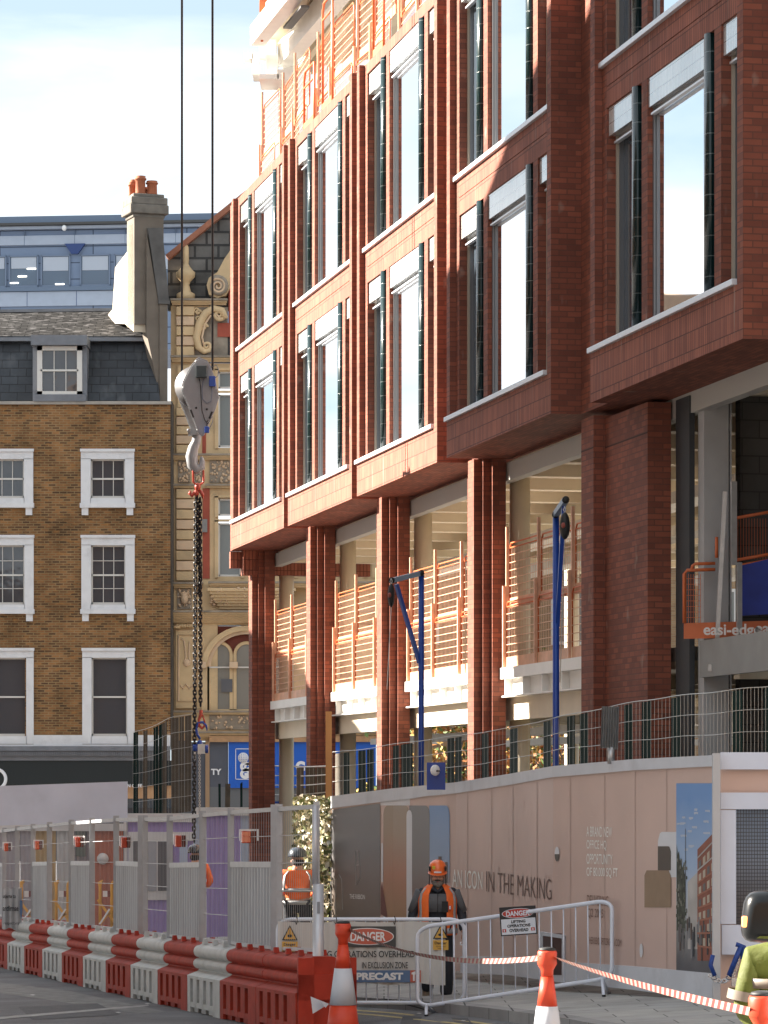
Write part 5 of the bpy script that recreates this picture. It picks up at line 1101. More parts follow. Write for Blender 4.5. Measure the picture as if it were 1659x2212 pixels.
# autumn trees beyond the open lower floor
def tree(x, y, Z, h, w_, label, cols):
    b_ = at(x, y, Z); b_.z = G(b_.x, 100); t = empty('street_tree', b_, 0, label, 'tree', 'autumn trees behind the building')
    g = MB(); g.mat(mat('bark', (.08,.06,.04), .9)); g.tube([(0,0,0),(.1,0,h*.35),(.0,.1,h*.6)], [.16,.12,.06], 8)
    for k in range(6): a = k*1.05; g.tube([(.05,0,h*(.3+.05*k)), (math.cos(a)*w_*.5, math.sin(a)*w_*.5, h*(.5+.06*k))], [.06,.02], 5)
    g.build('trunk', None, t); g = MB(); ms = [mat(n, c, .7, var=.3) for n, c in cols]
    cl = [(random.gauss(0,w_*.4), random.gauss(0,w_*.4), h*random.uniform(.32,1), random.uniform(.3,.8)) for _ in range(40)]
    for k in range(3200):
        cx_, cy_, cz_, cr_ = random.choice(cl); d = Vector((random.gauss(0,1), random.gauss(0,1), random.gauss(0,1))).normalized()*cr_*random.uniform(.4,1); p = Vector((cx_,cy_,cz_))+d; g.mat(random.choice(ms)); s = random.uniform(.06,.13)
        a = Vector((random.gauss(0,1), random.gauss(0,1), random.gauss(0,1))).normalized()*s; b2 = a.cross(Vector((random.gauss(0,1), random.gauss(0,1), 1))).normalized()*s*.7; g.add([p-a,p-b2,p+a,p+b2], [(0,1,2,3)])
    g.build('crown', None, t)
AC = [('rust leaf', (.35,.13,.03)), ('golden leaf', (.45,.28,.06)), ('green leaf', (.08,.14,.03)), ('brown leaf', (.16,.08,.03))]
tree(830, 1600, 99, 3.6, 1.2, 'small green and yellow street tree seen past the third pier', AC[1:3]); tree(960, 1400, 96, 6.5, 2.2, 'rust and gold autumn tree seen between the third and fourth piers', AC); tree(1150, 1400, 98, 6.8, 2.6, 'autumn tree seen right of the fourth pier', AC); tree(1245, 1400, 93, 6.2, 2.2, 'autumn tree behind the broad brick pier', AC)
# closing building behind the trees
g = empty('tan_background_building', (at(1150,0,112).x, 112, 0), 0, 'tan building glimpsed through the open floors', 'building')
q = MB(); q.mat(brick('tan brick', (.34,.22,.12), (.26,.16,.09), (.30,.24,.16))); q.box(-5, 40, 0, 6, -3, 15); q.build('wall', None, g)
for i in range(8):
    for j in range(3): q = MB(); q.mat(SW); q.box(-4.2+i*2.4, -3+i*2.4, -.05, 0, .8+j*3.2, 2.6+j*3.2); w_ = q.build('window', None, g); q = MB(); q.mat(WG); q.box(-4.1+i*2.4, -3.1+i*2.4, -.06, -.051, .9+j*3.2, 2.5+j*3.2); q.build('pane', None, w_)
# ---------------- white crowd barriers, banner and sign ----------------
CB = mat('white powder coated tube', (.66,.70,.78), .4, .1, var=.06, vscale=5, dirt=.12)
def rail(pts, r=.021): g = MB(); g.mat(CB); g.tube(pts, r, 8, closed=False); return g
def crowd(label, x0, yt0, yb0, x1, yt1, yb1, Z0, Z1, nb, feet):
    base = at((x0+x1)/2, (yb0+yb1)/2+20, (Z0+Z1)/2); t = empty('crowd_barrier', base, 0, label, 'crowd barrier', 'white tubular crowd barriers')
    q = lambda x, y, Z: at(x, y, Z)-base
    def e(u, v): x = x0+(x1-x0)*u; Z = Z0+(Z1-Z0)*u; return q(x, (yt0+(yt1-yt0)*u)*(1-v)+(yb0+(yb1-yb0)*u)*v, Z)
    a = .075 if x1-x0 > 350 else .1; b = .12
    P = [e(a, 0), e(1-a, 0)]
    cor = lambda uc, vc, u2, v2: [e(uc+(u2-uc)*(1-math.cos(k*math.pi/8)) if 0 else uc+(u2-uc)*math.sin(k*math.pi/10)*1, vc+(v2-vc)*(1-math.cos(k*math.pi/10))) for k in range(6)]
    P = [e(.5, 0)]+cor(1-a, 0, 1, b)+[e(1, .5)]
    def loop():
        o = []
        def arc(cu, cv, a0):
            for k in range(6): t_ = a0+k*math.pi/10; o.append(e(cu+a*math.cos(t_), cv-b*math.sin(t_)))
        arc(1-a, b, 0); arc(a, b, math.pi/2); arc(a, 1-b, math.pi); arc(1-a, 1-b, math.pi*1.5); return o
    g = MB(); g.mat(CB); g.tube(loop(), .024, 10, closed=True); g.build('frame', None, t)
    for k in range(1, nb): g = MB(); g.mat(CB); u = k/nb; g.tube([e(u, .01), e(u+.004, .99)], .0085, 6); g.build('bar', None, t)
    for u in feet:
        for s_ in (-1, 1): g = MB(); g.mat(CB); c = e(u, .99); d = Vector((.045+.05*s_, .34*s_, 0)); f = c+d; f.z = G(*(base+f).xy)+(.122 if (base+f).x > 1.2 else 0)-base.z; g.tube([c, f], .019, 8); g.mat(BLACK); g.tube([f, f+Vector((0,0,.02))], .022, 8); g.build('foot', None, t)
    return t
cA = crowd('white crowd barrier lying square to the view, carrying the long banner', 600, 1986, 2166, 1003, 1986, 2166, 40.6, 40.6, 17, (.25, .84))
cB_ = crowd('white crowd barrier tilted up onto the kerb, carrying the small danger sign', 902, 2004, 2176, 1322, 1944, 2112, 39.6, 38.4, 16, (.045, .95))
bn = empty('warning_banner', at(780, 2060, 40.5), 0, 'white cloth banner with danger ellipse and blue strip tied to a crowd barrier', 'banner')
def bq(x, y, p=0): return at(x, y, 40.52-p)-bn.location
g = MB(); g.mat(mat('white banner cloth', (.56,.55,.52), .7, var=.05, vscale=2, dirt=.12)); vs = []; n = 60
for i in range(n+1):
    x = 600+(962-600)*i/n; o = .012*math.sin(i*.9)+.008*math.sin(i*2.3); sag = 2.5*abs(math.sin(i/n*math.pi*2.5))
    vs += [bq(x, 1990+sag, o), bq(x, 2126+2.5*math.sin(i*.35), o*1.6)]
g.add(vs, [(2*i, 2*i+1, 2*i+3, 2*i+2) for i in range(n)], True); g.build('cloth', None, bn)
def bp(name, m, pts, p=.03): g = MB(); g.mat(m); g.add([bq(x, y, p) for x, y in pts], [tuple(range(len(pts)))]); return g.build(name, None, bn)
DKG = mat('faded black print', (.06,.06,.058), .6); RDP = mat('faded red print', (.52,.12,.075), .6); NB2 = mat('faded blue print', (.10,.17,.30), .6); YEL = mat('warning yellow', (.62,.36,.07), .6); BK = mat('black print', (.02,.02,.022), .6); WPr = mat('white print', (.75,.75,.75), .6)
el = lambda cx, cy, rx, ry, n=36: [(cx+rx*math.cos(2*math.pi*i/n), cy+ry*math.sin(2*math.pi*i/n)) for i in range(n)][::-1]
R4 = lambda x0, y0, x1, y1: [(x0,y0),(x0,y1),(x1,y1),(x1,y0)]
bp('printed_patch', DKG, R4(730, 2001, 855, 2046)); bp('printed_patch', WPr, el(793, 2023, 58, 18.5), .034); bp('printed_patch', RDP, el(793, 2023, 56, 16.8), .038)
fb = lambda x, y, p: bq(x, y, p)
warp('lettering', 'DANGER', 757, 833, 2013, 2033, WPr, 0, .03, .042, fb, bn); warp('lettering', 'LIFTING OPERATIONS OVERHEAD', 664, 896, 2054, 2068, BK, 0, .01, .036, fb, bn); warp('lettering', 'IN EXCLUSION ZONE', 782, 881, 2078, 2092, BK, 0, .01, .036, fb, bn)
bp('printed_patch', NB2, R4(760, 2096, 886, 2122), .034); bp('printed_patch', RDP, R4(886, 2096, 909, 2122), .034); warp('lettering', 'PRECAST', 769, 871, 2101, 2117, WPr, 0, .05, .04, fb, bn)
for P in ([(889,2101),(896,2098),(907,2101),(907,2105),(889,2105)], [(892,2105),(892,2119),(896,2119),(896,2105)], [(899,2105),(899,2119),(903,2119),(903,2105)]): bp('printed_patch', WPr, P, .04)
def tri(cx, y0, w_, h): 
    bp('warning_triangle', BK, [(cx, y0), (cx-w_/2, y0+h), (cx+w_/2, y0+h)], .034); bp('warning_triangle', YEL, [(cx, y0+4.5), (cx-w_/2+4, y0+h-2.3), (cx+w_/2-4, y0+h-2.3)], .038)
    bp('warning_triangle', BK, el(cx, y0+h*.72, w_*.16, h*.10), .042); bp('warning_triangle', BK, R4(cx-.5, y0+h*.32, cx+.5, y0+h*.62), .042)
    bp('printed_patch', YEL, R4(cx-w_*.49, y0+h+3, cx+w_*.49, y0+h+24), .034); warp('lettering', 'Danger', cx-13, cx+13, y0+h+6, y0+h+13.5, BK, 0, .02, .04, fb, bn); warp('lettering', 'Overhead', cx-10, cx+10, y0+h+15, y0+h+18, BK, 0, .0, .04, fb, bn); warp('lettering', 'loads', cx-6, cx+6, y0+h+19.5, y0+h+22, BK, 0, .0, .04, fb, bn)
tri(626, 1998, 34, 33); tri(952, 1997, 34, 31)
for x in (725, 852, 640, 950): g = MB(); g.mat(BLACK); c = bq(x, 1988, .03); g.tube([c+Vector((.0,0,.05)), c+Vector((.015,-.02,0)), c+Vector((0,0,-.05)), c+Vector((-.01,-.01,-.02))], .006, 5); g.build('cable_tie', None, bn)
ds = empty('danger_sign', at(1120, 1990, 38.9), 0, 'small black and white danger sign tied to the tilted crowd barrier', 'sign')
def dq(x, y, p=0):  # local sign space 0..80 x 0..60, tilted with the barrier
    a = R(-3.8); X = 1120+(x-40)*math.cos(a)-(y-31)*math.sin(a)*-1*-1; Y = 1989+(y-31)*math.cos(a)+(x-40)*math.sin(a); X = 1120+(x-40)*math.cos(a)-(y-31)*math.sin(a); return at(X, Y, 38.9-p)-ds.location
def dp_(name, m, pts, p): g = MB(); g.mat(m); g.add([dq(x, y, p) for x, y in pts], [tuple(range(len(pts)))]); return g.build(name, None, ds)
g = MB(); g.mat(BK); P = R4(0, 0, 79, 62); g.add([dq(x, y, 0) for x, y in P]+[dq(x, y, -.006) for x, y in P], [(0,1,2,3),(7,6,5,4),(0,4,5,1),(1,5,6,2),(2,6,7,3),(3,7,4,0)]); g.build('plate', None, ds)
SWH = mat('sign white', (.62,.66,.72), .5); dp_('sign_face', SWH, R4(2.5, 26, 76.5, 59.5), .002); dp_('sign_face', SWH, el(39.5, 14.5, 34.5, 10.5), .002); dp_('sign_face', mat('sign red', (.42,.03,.02), .5), el(39.5, 14.5, 33, 9.3), .004)
fd = lambda x, y, p: dq(x, y, p)
for bd, x0, x1, y0, y1, m in (('DANGER',14,65,9,20.5,SWH),('LIFTING',24,55,29,35.5,BK),('OPERATIONS',15,65,38,44.5,BK),('OVERHEAD',19,60,47.5,54.5,BK)): warp('lettering', bd, x0, x1, y0, y1, m, 0, .035, .006, fd, ds)
for x in (6, 68): dp_('sign_face', mat('sign red', (.4,.03,.02)), R4(x-2, 47, x+6, 54), .004); dp_('sign_face', SWH, R4(x+.8, 48.5, x+3.2, 53), .006)
# ---------------- cones and tape ----------------
CO = mat('red orange cone plastic', (.55,.045,.012), .45, var=.12, vscale=6, dirt=.15); CW2 = mat('reflective white sleeve', (.48,.51,.56), .45, var=.06, dirt=.15)
def cone(x, ytop, Hh, label, Zf=None):
    Z = 20.0
    for _ in range(60): X = (x-CX)*Z/FD; zt = G(X, Z)+Hh; Zo = Z; Z = min(45, max(12, abs((CZ-zt))*FD/(ytop-HY)))
    if Zf: Z = Zf; Hh = CZ-(ytop-HY)*Z/FD-G((x-CX)*Z/FD, Z)
    p = Vector(((x-CX)*Z/FD, Z, 0)); p.z = G(p.x, p.y); t = empty('traffic_cone', p, 0, label, 'traffic cone', 'tape topped traffic cones')
    g = MB(); g.mat(CO); g.box(-.21,.21,-.21,.21,0,.045); g.build('base', None, t, bevel=.015)
    f = lambda z: .165-.115*z/.86
    for nm, m, z0, z1, e in (('lower_body', CO, .045, .32, 0), ('reflective_sleeve', CW2, .32, .66, .004), ('upper_body', CO, .66, .88, 0)): g = MB(); g.mat(m); g.lathe([(f(z0)+e, z0), (f((z0+z1)/2)+e, (z0+z1)/2), (f(z1)+e, z1)], (0,0,0), 24); g.build(nm, None, t)
    g = MB(); g.mat(CO); g.lathe([(.045,.87),(.047,.93),(.068,.965),(.074,.98),(.074,1.06),(.066,1.075)], (0,0,0), 20); hd_ = g.build('tape_head', None, t); g = MB(); g.mat(BLACK); g.lathe([(.066,1.075),(.06,1.092),(.03,1.10)], (0,0,0), 20); g.build('head_cap', None, hd_); g = MB(); g.mat(BLACK); g.box(.05,.077,-.02,.02,.985,1.05); g.build('tape_slot', None, hd_)
    t.scale = (Hh/1.1,)*3; return t, p, Hh
c1, p1, h1 = cone(741, 1989, 1.1, 'red and white cone with a tape head, left, beside the plastic barrier end', 36.3)
c2, p2, h2_ = cone(1182, 2046, 1.08, 'red and white cone with a tape head, in the middle of the tape')
c3, p3, h3_ = cone(1648, 2140, 1.05, 'red cone with a tape head at the right edge')
g = MB(); g.mat(CW2); g.add([(-.13,-.02,.33),(-.30,-.05,.40),(-.28,-.05,.24),(-.16,-.12,.30),(-.22,-.14,.37)], [(0,1,2),(0,3,4)]); g.build('torn_sleeve', None, c1)
def tape(pa, pb, sag, label, tw):
    t = empty('barrier_tape', (0,0,0), 0, label, 'tape', 'red and white tapes'); L_ = (pb-pa).length; n = int(L_/.10); A = MB(); A.mat(mat('red tape stripe', (.18,.016,.012), .6)); W_ = MB(); wm_ = mat('white tape stripe', (.22,.20,.165), .6); g = MB(); vs = []
    side = (pb-pa).cross(Vector((0,0,1))).normalized()
    for i in range(n+1):
        u = i/n; c = pa.lerp(pb, u)-Vector((0,0,sag*4*u*(1-u))); a = tw(u); d = Vector((0,0,1))*math.cos(a)+side*math.sin(a); vs += [c-d*.021, c+d*.021]
    for i in range(n): g.mat(MATS['red tape stripe'] if i % 2 else wm_); b = len(g.v); s_ = (Vector(vs[2*i+2])-Vector(vs[2*i]))*.55; g.add([vs[2*i], vs[2*i+2], Vector(vs[2*i+3])+s_, Vector(vs[2*i+1])+s_], [(0,1,2,3)])
    g.build('ribbon', None, t)
h = lambda p, H_: p+Vector((0,0,H_*.925))
tape(h(p1,h1)+Vector((.07,0,0)), h(p2,h2_)-Vector((.07,0,0)), .13, 'red and white striped tape sagging between the left and middle cones', lambda u: .25+.5*math.sin(u*5))
tape(h(p2,h2_)+Vector((.07,0,-.0)), h(p3,h3_)-Vector((.07,0,.02)), .02, 'red and white striped tape from the middle cone to the right edge', lambda u: .9-.9*min(1, u*1.3))
# ---------------- people ----------------
SKN = mat('weathered skin', (.50,.27,.19), .55, var=.1, vscale=30); SKN2 = mat('lips', (.30,.11,.09), .5); BEARD = mat('grey beard', (.20,.18,.16), .9, var=.3, vscale=60); MOU = mat('dark moustache', (.05,.04,.035), .9); EYE = mat('eye white', (.6,.58,.55), .4); PUP = mat('dark pupil', (.02,.015,.01), .3)
NVY = mat('dark navy jacket', (.024,.028,.038), .75, bump=.3, bscale=25); GRY = mat('charcoal grey jacket panel', (.11,.113,.12), .8, bump=.3, bscale=25); HVO = mat('hi vis orange', (.90,.17,.03), .7, var=.08, vscale=10, bump=.5, bscale=14); RFL = mat('silver reflective band', (.36,.37,.38), .5); HVY = mat('hi vis lime', (.075,.09,.004), .7, var=.2, vscale=7, bump=.8, bscale=9); TRO = mat('dark work trousers', (.018,.02,.026), .85, bump=.5, bscale=16); BOOT = mat('tan work boot', (.20,.15,.10), .8, var=.2); HLM = mat('orange helmet shell', (.85,.16,.03), .3, coat=.4)
def skinmesh(name, V, E, rad, m, parent, sub=2):
    me = bpy.data.meshes.new(name); me.from_pydata(V, E, []); o = bpy.data.objects.new(name, me); COL.objects.link(o)
    sk = o.modifiers.new('s', 'SKIN'); sk.use_smooth_shade = True
    for i, r in enumerate(rad): me.skin_vertices[0].data[i].radius = r if isinstance(r, tuple) else (r, r); me.skin_vertices[0].data[i].use_root = (i == 0)
    su = o.modifiers.new('d', 'SUBSURF'); su.levels = sub; su.render_levels = sub
    bpy.context.view_layer.update(); nm = bpy.data.meshes.new_from_object(o.evaluated_get(bpy.context.evaluated_depsgraph_get())); nm.name = name
    bpy.data.objects.remove(o); 
    for p in nm.polygons: p.use_smooth = True
    nm.materials.clear(); nm.materials.append(m)
    if not nm.uv_layers: uvbox(nm)
    o = bpy.data.objects.new(name, nm); COL.objects.link(o); o.parent = parent; return o
def figure(name, loc, rz, label, joints, jacket, trousers, skin=SKN, face=True, hands=True, sc=1):
    t = empty('person', loc, rz, label, 'person'); t.scale = (sc, sc, sc); J = joints
    o_ = ['pel','wai','che','nec','hea','crn','shL','elL','wrL','shR','elR','wrR','hiL','knL','anL','toL','hiR','knR','anR','toR']; ix = {k: i for i, k in enumerate(o_)}
    E = [(ix[a], ix[b]) for a, b in (('pel','wai'),('wai','che'),('che','nec'),('nec','hea'),('hea','crn'),('che','shL'),('shL','elL'),('elL','wrL'),('che','shR'),('shR','elR'),('elR','wrR'),('pel','hiL'),('hiL','knL'),('knL','anL'),('anL','toL'),('pel','hiR'),('hiR','knR'),('knR','anR'),('anR','toR'))]
    rad = [(.13,.10),(.13,.10),(.14,.11),.055,(.075,.09),(.06,.075),.055,.042,.028,.055,.042,.028,.085,.058,.042,.035,.085,.058,.042,.035]
    skinmesh('body', [J[k] for k in o_], E, rad, skin, t)
    jk = ['pel','wai','che','nec','shL','elL','wrL','shR','elR','wrR']; jx = {k: i for i, k in enumerate(jk)}
    def cut(a, b, f): return tuple(Vector(J[a]).lerp(Vector(J[b]), f))
    V = [J[k] for k in jk]; V[3] = cut('che','nec',.85); V[6] = cut('elL','wrL',.92); V[9] = cut('elR','wrR',.92)
    skinmesh('jacket', V, [(0,1),(1,2),(2,3),(2,4),(4,5),(5,6),(2,7),(7,8),(8,9)], [(.19,.135),(.185,.135),(.18,.135),.07,(.075,.08),.062,.052,(.075,.08),.062,.052], jacket, t)
    tk = ['pel','hiL','knL','anL','hiR','knR','anR']; V = [J[k] for k in tk]; skinmesh('trousers', V, [(0,1),(1,2),(2,3),(0,4),(4,5),(5,6)], [(.165,.12),.115,.085,.085,.115,.085,.085], trousers, t)
    for s_ in 'LR':
        a = Vector(J['an'+s_]); b = Vector(J['to'+s_]); g = MB(); g.mat(BOOT); g.tube([a+Vector((0,0,.10)), a+Vector((0,0,.0)), a.lerp(b,.5)+Vector((0,0,-.01)), b+Vector((0,0,-.01)), b+(b-a)*.2+Vector((0,0,-.015))], [.065,.062,.058,.052,.03], 12); g.mat(BLACK); g.beam(a+Vector((0,.05,-.065)), b+Vector((0,0,-.055)), .10, .03); g.build('boot', None, t)
        if hands:
            w_ = Vector(J['wr'+s_]); e = Vector(J['el'+s_]); d = (w_-e).normalized(); sgn = -1 if s_ == 'L' else 1
            P = [tuple(w_), tuple(w_+d*.045), tuple(w_+d*.085)]; Ed = [(0,1),(1,2)]; rr = [(.026,.02),(.034,.018),(.034,.015)]
            fw_ = Vector((0,-1,0))
            for k in range(4):
                o = fw_*(-.025+.017*k); ln = (.032,.037,.035,.027)[k]; c = Vector((-sgn*.2,0,0)); b0 = len(P)
                P += [tuple(w_+d*.088+o), tuple(w_+d*(.088+ln)+o+c*.05), tuple(w_+d*(.088+ln*1.6)+o+c*.16)]; Ed += [(2,b0),(b0,b0+1),(b0+1,b0+2)]; rr += [.0095,.0088,.0075]
            b0 = len(P); P += [tuple(w_+d*.03+fw_*.03), tuple(w_+d*.065+fw_*.052), tuple(w_+d*.09+fw_*.05)]; Ed += [(1,b0),(b0,b0+1),(b0+1,b0+2)]; rr += [.012,.0105,.0085]
            skinmesh('hand', P, Ed, rr, skin, t, 1)
    return t
def helmet(t, c, m, tilt=0, front=-1, r=.115):
    hm = empty('helmet', c, 0); hm.parent = t; hm.rotation_euler = (tilt, 0, 0)
    g = MB(); g.mat(m); pr = [(r*1.04,0),(r*1.03,.03),(r*.98,.075),(r*.82,.115),(r*.5,.142),(r*.15,.152)]; g.lathe(pr, (0,0,0), 24, .93, 1.12); g.build('shell', None, hm)
    g = MB(); g.mat(m); vs = []; n = 14
    for i in range(n+1): a = math.pi+math.pi*i/n if front < 0 else math.pi*i/n; vs += [(r*.95*math.cos(a), r*1.14*math.sin(a), .012), (r*1.02*math.cos(a), (r*1.14+.045)*math.sin(a), -.006)]
    g.add(vs, [(2*i, 2*i+1, 2*i+3, 2*i+2) for i in range(n)]); g.build('peak', None, hm)
    return hm
# worker walking towards the camera
pw_ = Vector(((945-CX)*42/FD, 42, 0)); pw_.z = G(pw_.x, 42)
J = dict(pel=(0,0,.93), wai=(0,-.01,1.10), che=(0,-.02,1.27), nec=(0,-.03,1.43), hea=(0,-.06,1.55), crn=(0,-.05,1.66), shL=(-.185,0,1.345), elL=(-.30,.05,1.10), wrL=(-.33,-.02,.86), shR=(.185,0,1.345), elR=(.30,.04,1.10), wrR=(.31,-.06,.86),
    hiL=(-.10,0,.88), knL=(-.12,-.02,.49), anL=(-.12,.16,.14), toL=(-.13,.06,.06), hiR=(.10,0,.88), knR=(.12,-.12,.50), anR=(.10,-.14,.085), toR=(.11,-.28,.045))
m1 = figure('worker', pw_, 0, 'bearded worker in orange helmet, open orange vest and dark jacket walking towards the camera', J, NVY, TRO)
hd_ = empty('head', (0,-.06,1.555)); hd_.parent = m1; hd_.rotation_euler = (R(5), 0, 0)
g = MB(); g.mat(SKN); g.ball((0,0,0), (.078,.10,.115), 20, 14); g.ball((0,-.085,-.01), (.016,.03,.024), 8, 6); g.ball((0,-.092,-.022), (.02,.02,.014), 8, 6)
for s_ in (-1, 1): g.ball((s_*.08,.0,-.01), (.012,.02,.03), 8, 6); g.ball((s_*.045,-.07,-.03), (.025,.025,.025), 8, 6); g.ball((s_*.03,-.092,.028), (.024,.012,.008), 8, 5)
g.build('face', None, hd_)
for s_ in (-1, 1): g = MB(); g.mat(EYE); g.ball((s_*.03,-.092,.012), (.013,.008,.007), 8, 6); g.mat(PUP); g.ball((s_*.03,-.099,.011), (.006,.003,.006), 8, 6); g.build('eye', None, hd_)
g = MB(); g.mat(BEARD); g.ball((0,-.045,-.085), (.068,.062,.055), 16, 10); g.ball((0,-.07,-.075), (.05,.04,.045), 12, 8); 
for s_ in (-1, 1): g.ball((s_*.064,-.02,-.045), (.017,.04,.05), 8, 6)
g.build('beard', None, hd_); g = MB(); g.mat(MOU); g.ball((0,-.10,-.045), (.036,.014,.012), 10, 6); g.build('moustache', None, hd_); g = MB(); g.mat(SKN2); g.ball((0,-.106,-.062), (.02,.008,.006), 8, 5); g.build('mouth', None, hd_)
gl = glass('clear spectacles', (.2,.2,.2), .05, 1); g = MB(); g.mat(MATS['silver reflective band'])
for s_ in (-1, 1): g.tube([(s_*.032+.026*math.cos(k*math.pi/5), -.112+.012*abs(math.cos(k*math.pi/5)), .012+.018*math.sin(k*math.pi/5)) for k in range(10)], .002, 4, closed=True); g.tube([(s_*.055,-.10,.015),(s_*.08,0,.01)], .002, 4)
g.build('spectacles', None, hd_)
hm = helmet(hd_, (0,.0,.045), HLM, R(6))
g = MB(); g.mat(WHITE); g.box(-.045,.045,-.150,-.140,.02,.038); g.mat(mat('yellow sticker', (.6,.5,.05))); g.box(-.065,-.03,-.140,-.115,.065,.10); g.mat(BLACK); 
for s_ in (-1, 1): g.box(s_*.095-.012, s_*.095+.012, -.10, -.05, .035, .085)
g.build('badge', None, hm)
for s_ in (-1, 1): g = MB(); g.mat(BLACK); g.tube([(s_*.10,0,.05),(s_*.098,-.02,-.05),(s_*.105,-.04,-.16)], .006, 5); g.build('chin_strap', None, hd_)
# jacket panels and vest as shells that follow the torso
def shell(name, m, rows, arcs, t, off=.0, k=10):
    "rows: (z, half width, half depth, centre y); arcs: (a0,a1) degrees, 270 = front"
    g = MB(); g.mat(m); vs = []; 
    for (z, hw, hd2, cy) in rows:
        for i in range(k+1): a = R(arcs[0]+(arcs[1]-arcs[0])*i/k); vs.append(((hw+off)*math.cos(a), cy+(hd2+off)*math.sin(a), z))
    nr = len(rows); fs = [(j*(k+1)+i, j*(k+1)+i+1, (j+1)*(k+1)+i+1, (j+1)*(k+1)+i) for j in range(nr-1) for i in range(k)]
    g.add(vs, fs, True); o = g.build(name, None, t); so = o.modifiers.new('s', 'SOLIDIFY'); so.thickness = .008; so.offset = 0; return o
TR = [(.84,.215,.165,0),(.98,.215,.165,-.01),(1.12,.21,.165,-.015),(1.25,.215,.165,-.02),(1.34,.20,.15,-.02),(1.41,.14,.115,-.02),(1.45,.09,.09,-.02)]
shell('jacket_panel', GRY, [r for r in TR if 1.1 < r[0] < 1.36], (215, 325), m1, .004)
shell('vest', HVO, [(z, hw, d, cy) for z, hw, d, cy in TR], (20, 160), m1, .022); 
for a0, a1 in ((160, 242), (298, 380)): shell('vest', HVO, TR, (a0, a1), m1, .02)
for a0, a1 in ((205, 216), (324, 335)): shell('reflective_band', RFL, TR[:-1], (a0, a1), m1, .028, 4)
for a0, a1 in ((160, 242), (298, 380)): shell('reflective_band', RFL, [(.86,.215,.165,0),(.925,.215,.165,0)], (a0, a1), m1, .028, 8)
g = MB(); g.mat(BLACK); g.box(.05,.125,-.192,-.182,1.12,1.25); g.build('chest_pocket', None, m1); g = MB(); g.mat(BLACK); g.beam((0,-.192,.98),(0,-.19,1.36), .008, .006); g.build('zip', None, m1)
g = MB(); g.mat(NVY); g.tube([(-.085,-.03,1.41),(-.05,-.12,1.40),(0,-.14,1.36),(.05,-.12,1.40),(.085,-.03,1.41),(.0,.07,1.44)], .028, 8, closed=True); g.build('collar', None, m1)
g = MB(); g.mat(mat('vest badge red', (.5,.04,.03), .6)); g.box(.128,.165,-.19,-.165,1.15,1.20); g.mat(WHITE); g.box(.137,.156,-.194,-.188,1.155,1.195); g.build('vest_badge', None, m1)
g = MB(); g.mat(WHITE); g.box(.27,.32,-.13,-.09,.72,.76); g.build('paper_cup', None, m1)
for s_, el_ in ((-1, J['elL']), (1, J['elR'])): sh_ = J['shL'] if s_ < 0 else J['shR']; g = MB(); g.mat(GRY); g.tube([Vector(sh_)+Vector((s_*.03,-.035,.03)), Vector(sh_).lerp(Vector(el_), .5)+Vector((s_*.032,-.02,0)), Vector(el_)+Vector((s_*.02,-.02,.02))], [.055,.052,.045], 10); g.build('sleeve_panel', None, m1)
# worker seen from behind
def back_worker(x, ytop, Z, label, helm, jac, lift, trs=TRO):
    X = (x-CX)*Z/FD; zt = CZ+(HY-ytop)*Z/FD; H_ = 1.80; base = Vector((X, Z, zt-H_)); gz = G(X, Z)+(.122 if X > -2 else 0)
    st = empty('step_platform', (X, Z, gz), 0, 'low timber platform under the worker'+(' in the orange jacket' if lift else ' with the dark helmet'), 'platform')
    g = MB(); g.mat(mat('platform timber', (.30,.21,.12), .8, var=.2)); dz = base.z-gz; g.box(-.5,.5,-.4,.4,max(dz-.05,.01),max(dz,.03))
    for a in (-.45,.45):
        for b in (-.35,.35): g.box(a-.03,a+.03,b-.03,b+.03,0,max(dz-.05,.01))
    g.build('deck', None, st)
    K = dict(pel=(0,0,.93), wai=(0,0,1.10), che=(0,0,1.27), nec=(0,-.01,1.43), hea=(0,.02,1.55), crn=(0,.02,1.65), shL=(-.20,0,1.37), elL=(-.27,.05,1.12), wrL=(-.16,.22,1.05), shR=(.20,0,1.37), elR=(.27,.05,1.12), wrR=(.16,.22,1.02), hiL=(-.10,0,.88), knL=(-.11,.02,.49), anL=(-.12,0,.085), toL=(-.13,.14,.045), hiR=(.10,0,.88), knR=(.11,.02,.50), anR=(.12,0,.085), toR=(.13,.14,.045))
    t = figure('w', base, 0, label, K, jac, trs, hands=True)
    h_ = empty('head', (0,.02,1.56)); h_.parent = t; g = MB(); g.mat(SKN); g.ball((0,0,0), (.078,.095,.11), 16, 10)
    for s_ in (-1, 1): g.ball((s_*.08,0,-.01), (.012,.02,.03), 8, 6); g.ball((s_*.03,.088,.01), (.012,.008,.007), 6, 5)
    g.ball((0,.095,-.015), (.015,.025,.022), 6, 5); g.build('face', None, h_); g = MB(); g.mat(mat('dark hair', (.02,.017,.014), .9)); g.ball((0,-.025,-.02), (.08,.08,.085), 14, 8); g.build('hair', None, h_)
    helmet(h_, (0,0,.06), helm, 0, 1, .13); return t
w2 = back_worker(643, 1826, 53, 'worker seen from behind in orange jacket with grey bands, beside the planted wall', mat('dark blue grey helmet', (.03,.04,.055), .3, coat=.5), HVO, 1)
for z0 in (.90, 1.09): shell('reflective_band', RFL, [(z0,.215,.165,0),(z0+.06,.215,.165,0)], (150, 390), w2, .012, 24)
for a0, a1 in ((214, 224), (316, 326)): shell('reflective_band', RFL, TR[2:6], (a0, a1), w2, .014, 4)
w2.scale = (1.16, 1.1, 1.0)
g = MB(); g.mat(HVO); g.tube([(-.09,0,1.44),(0,-.08,1.46),(.09,0,1.44),(0,.09,1.43)], .04, 8, closed=True); g.build('hood', None, w2)
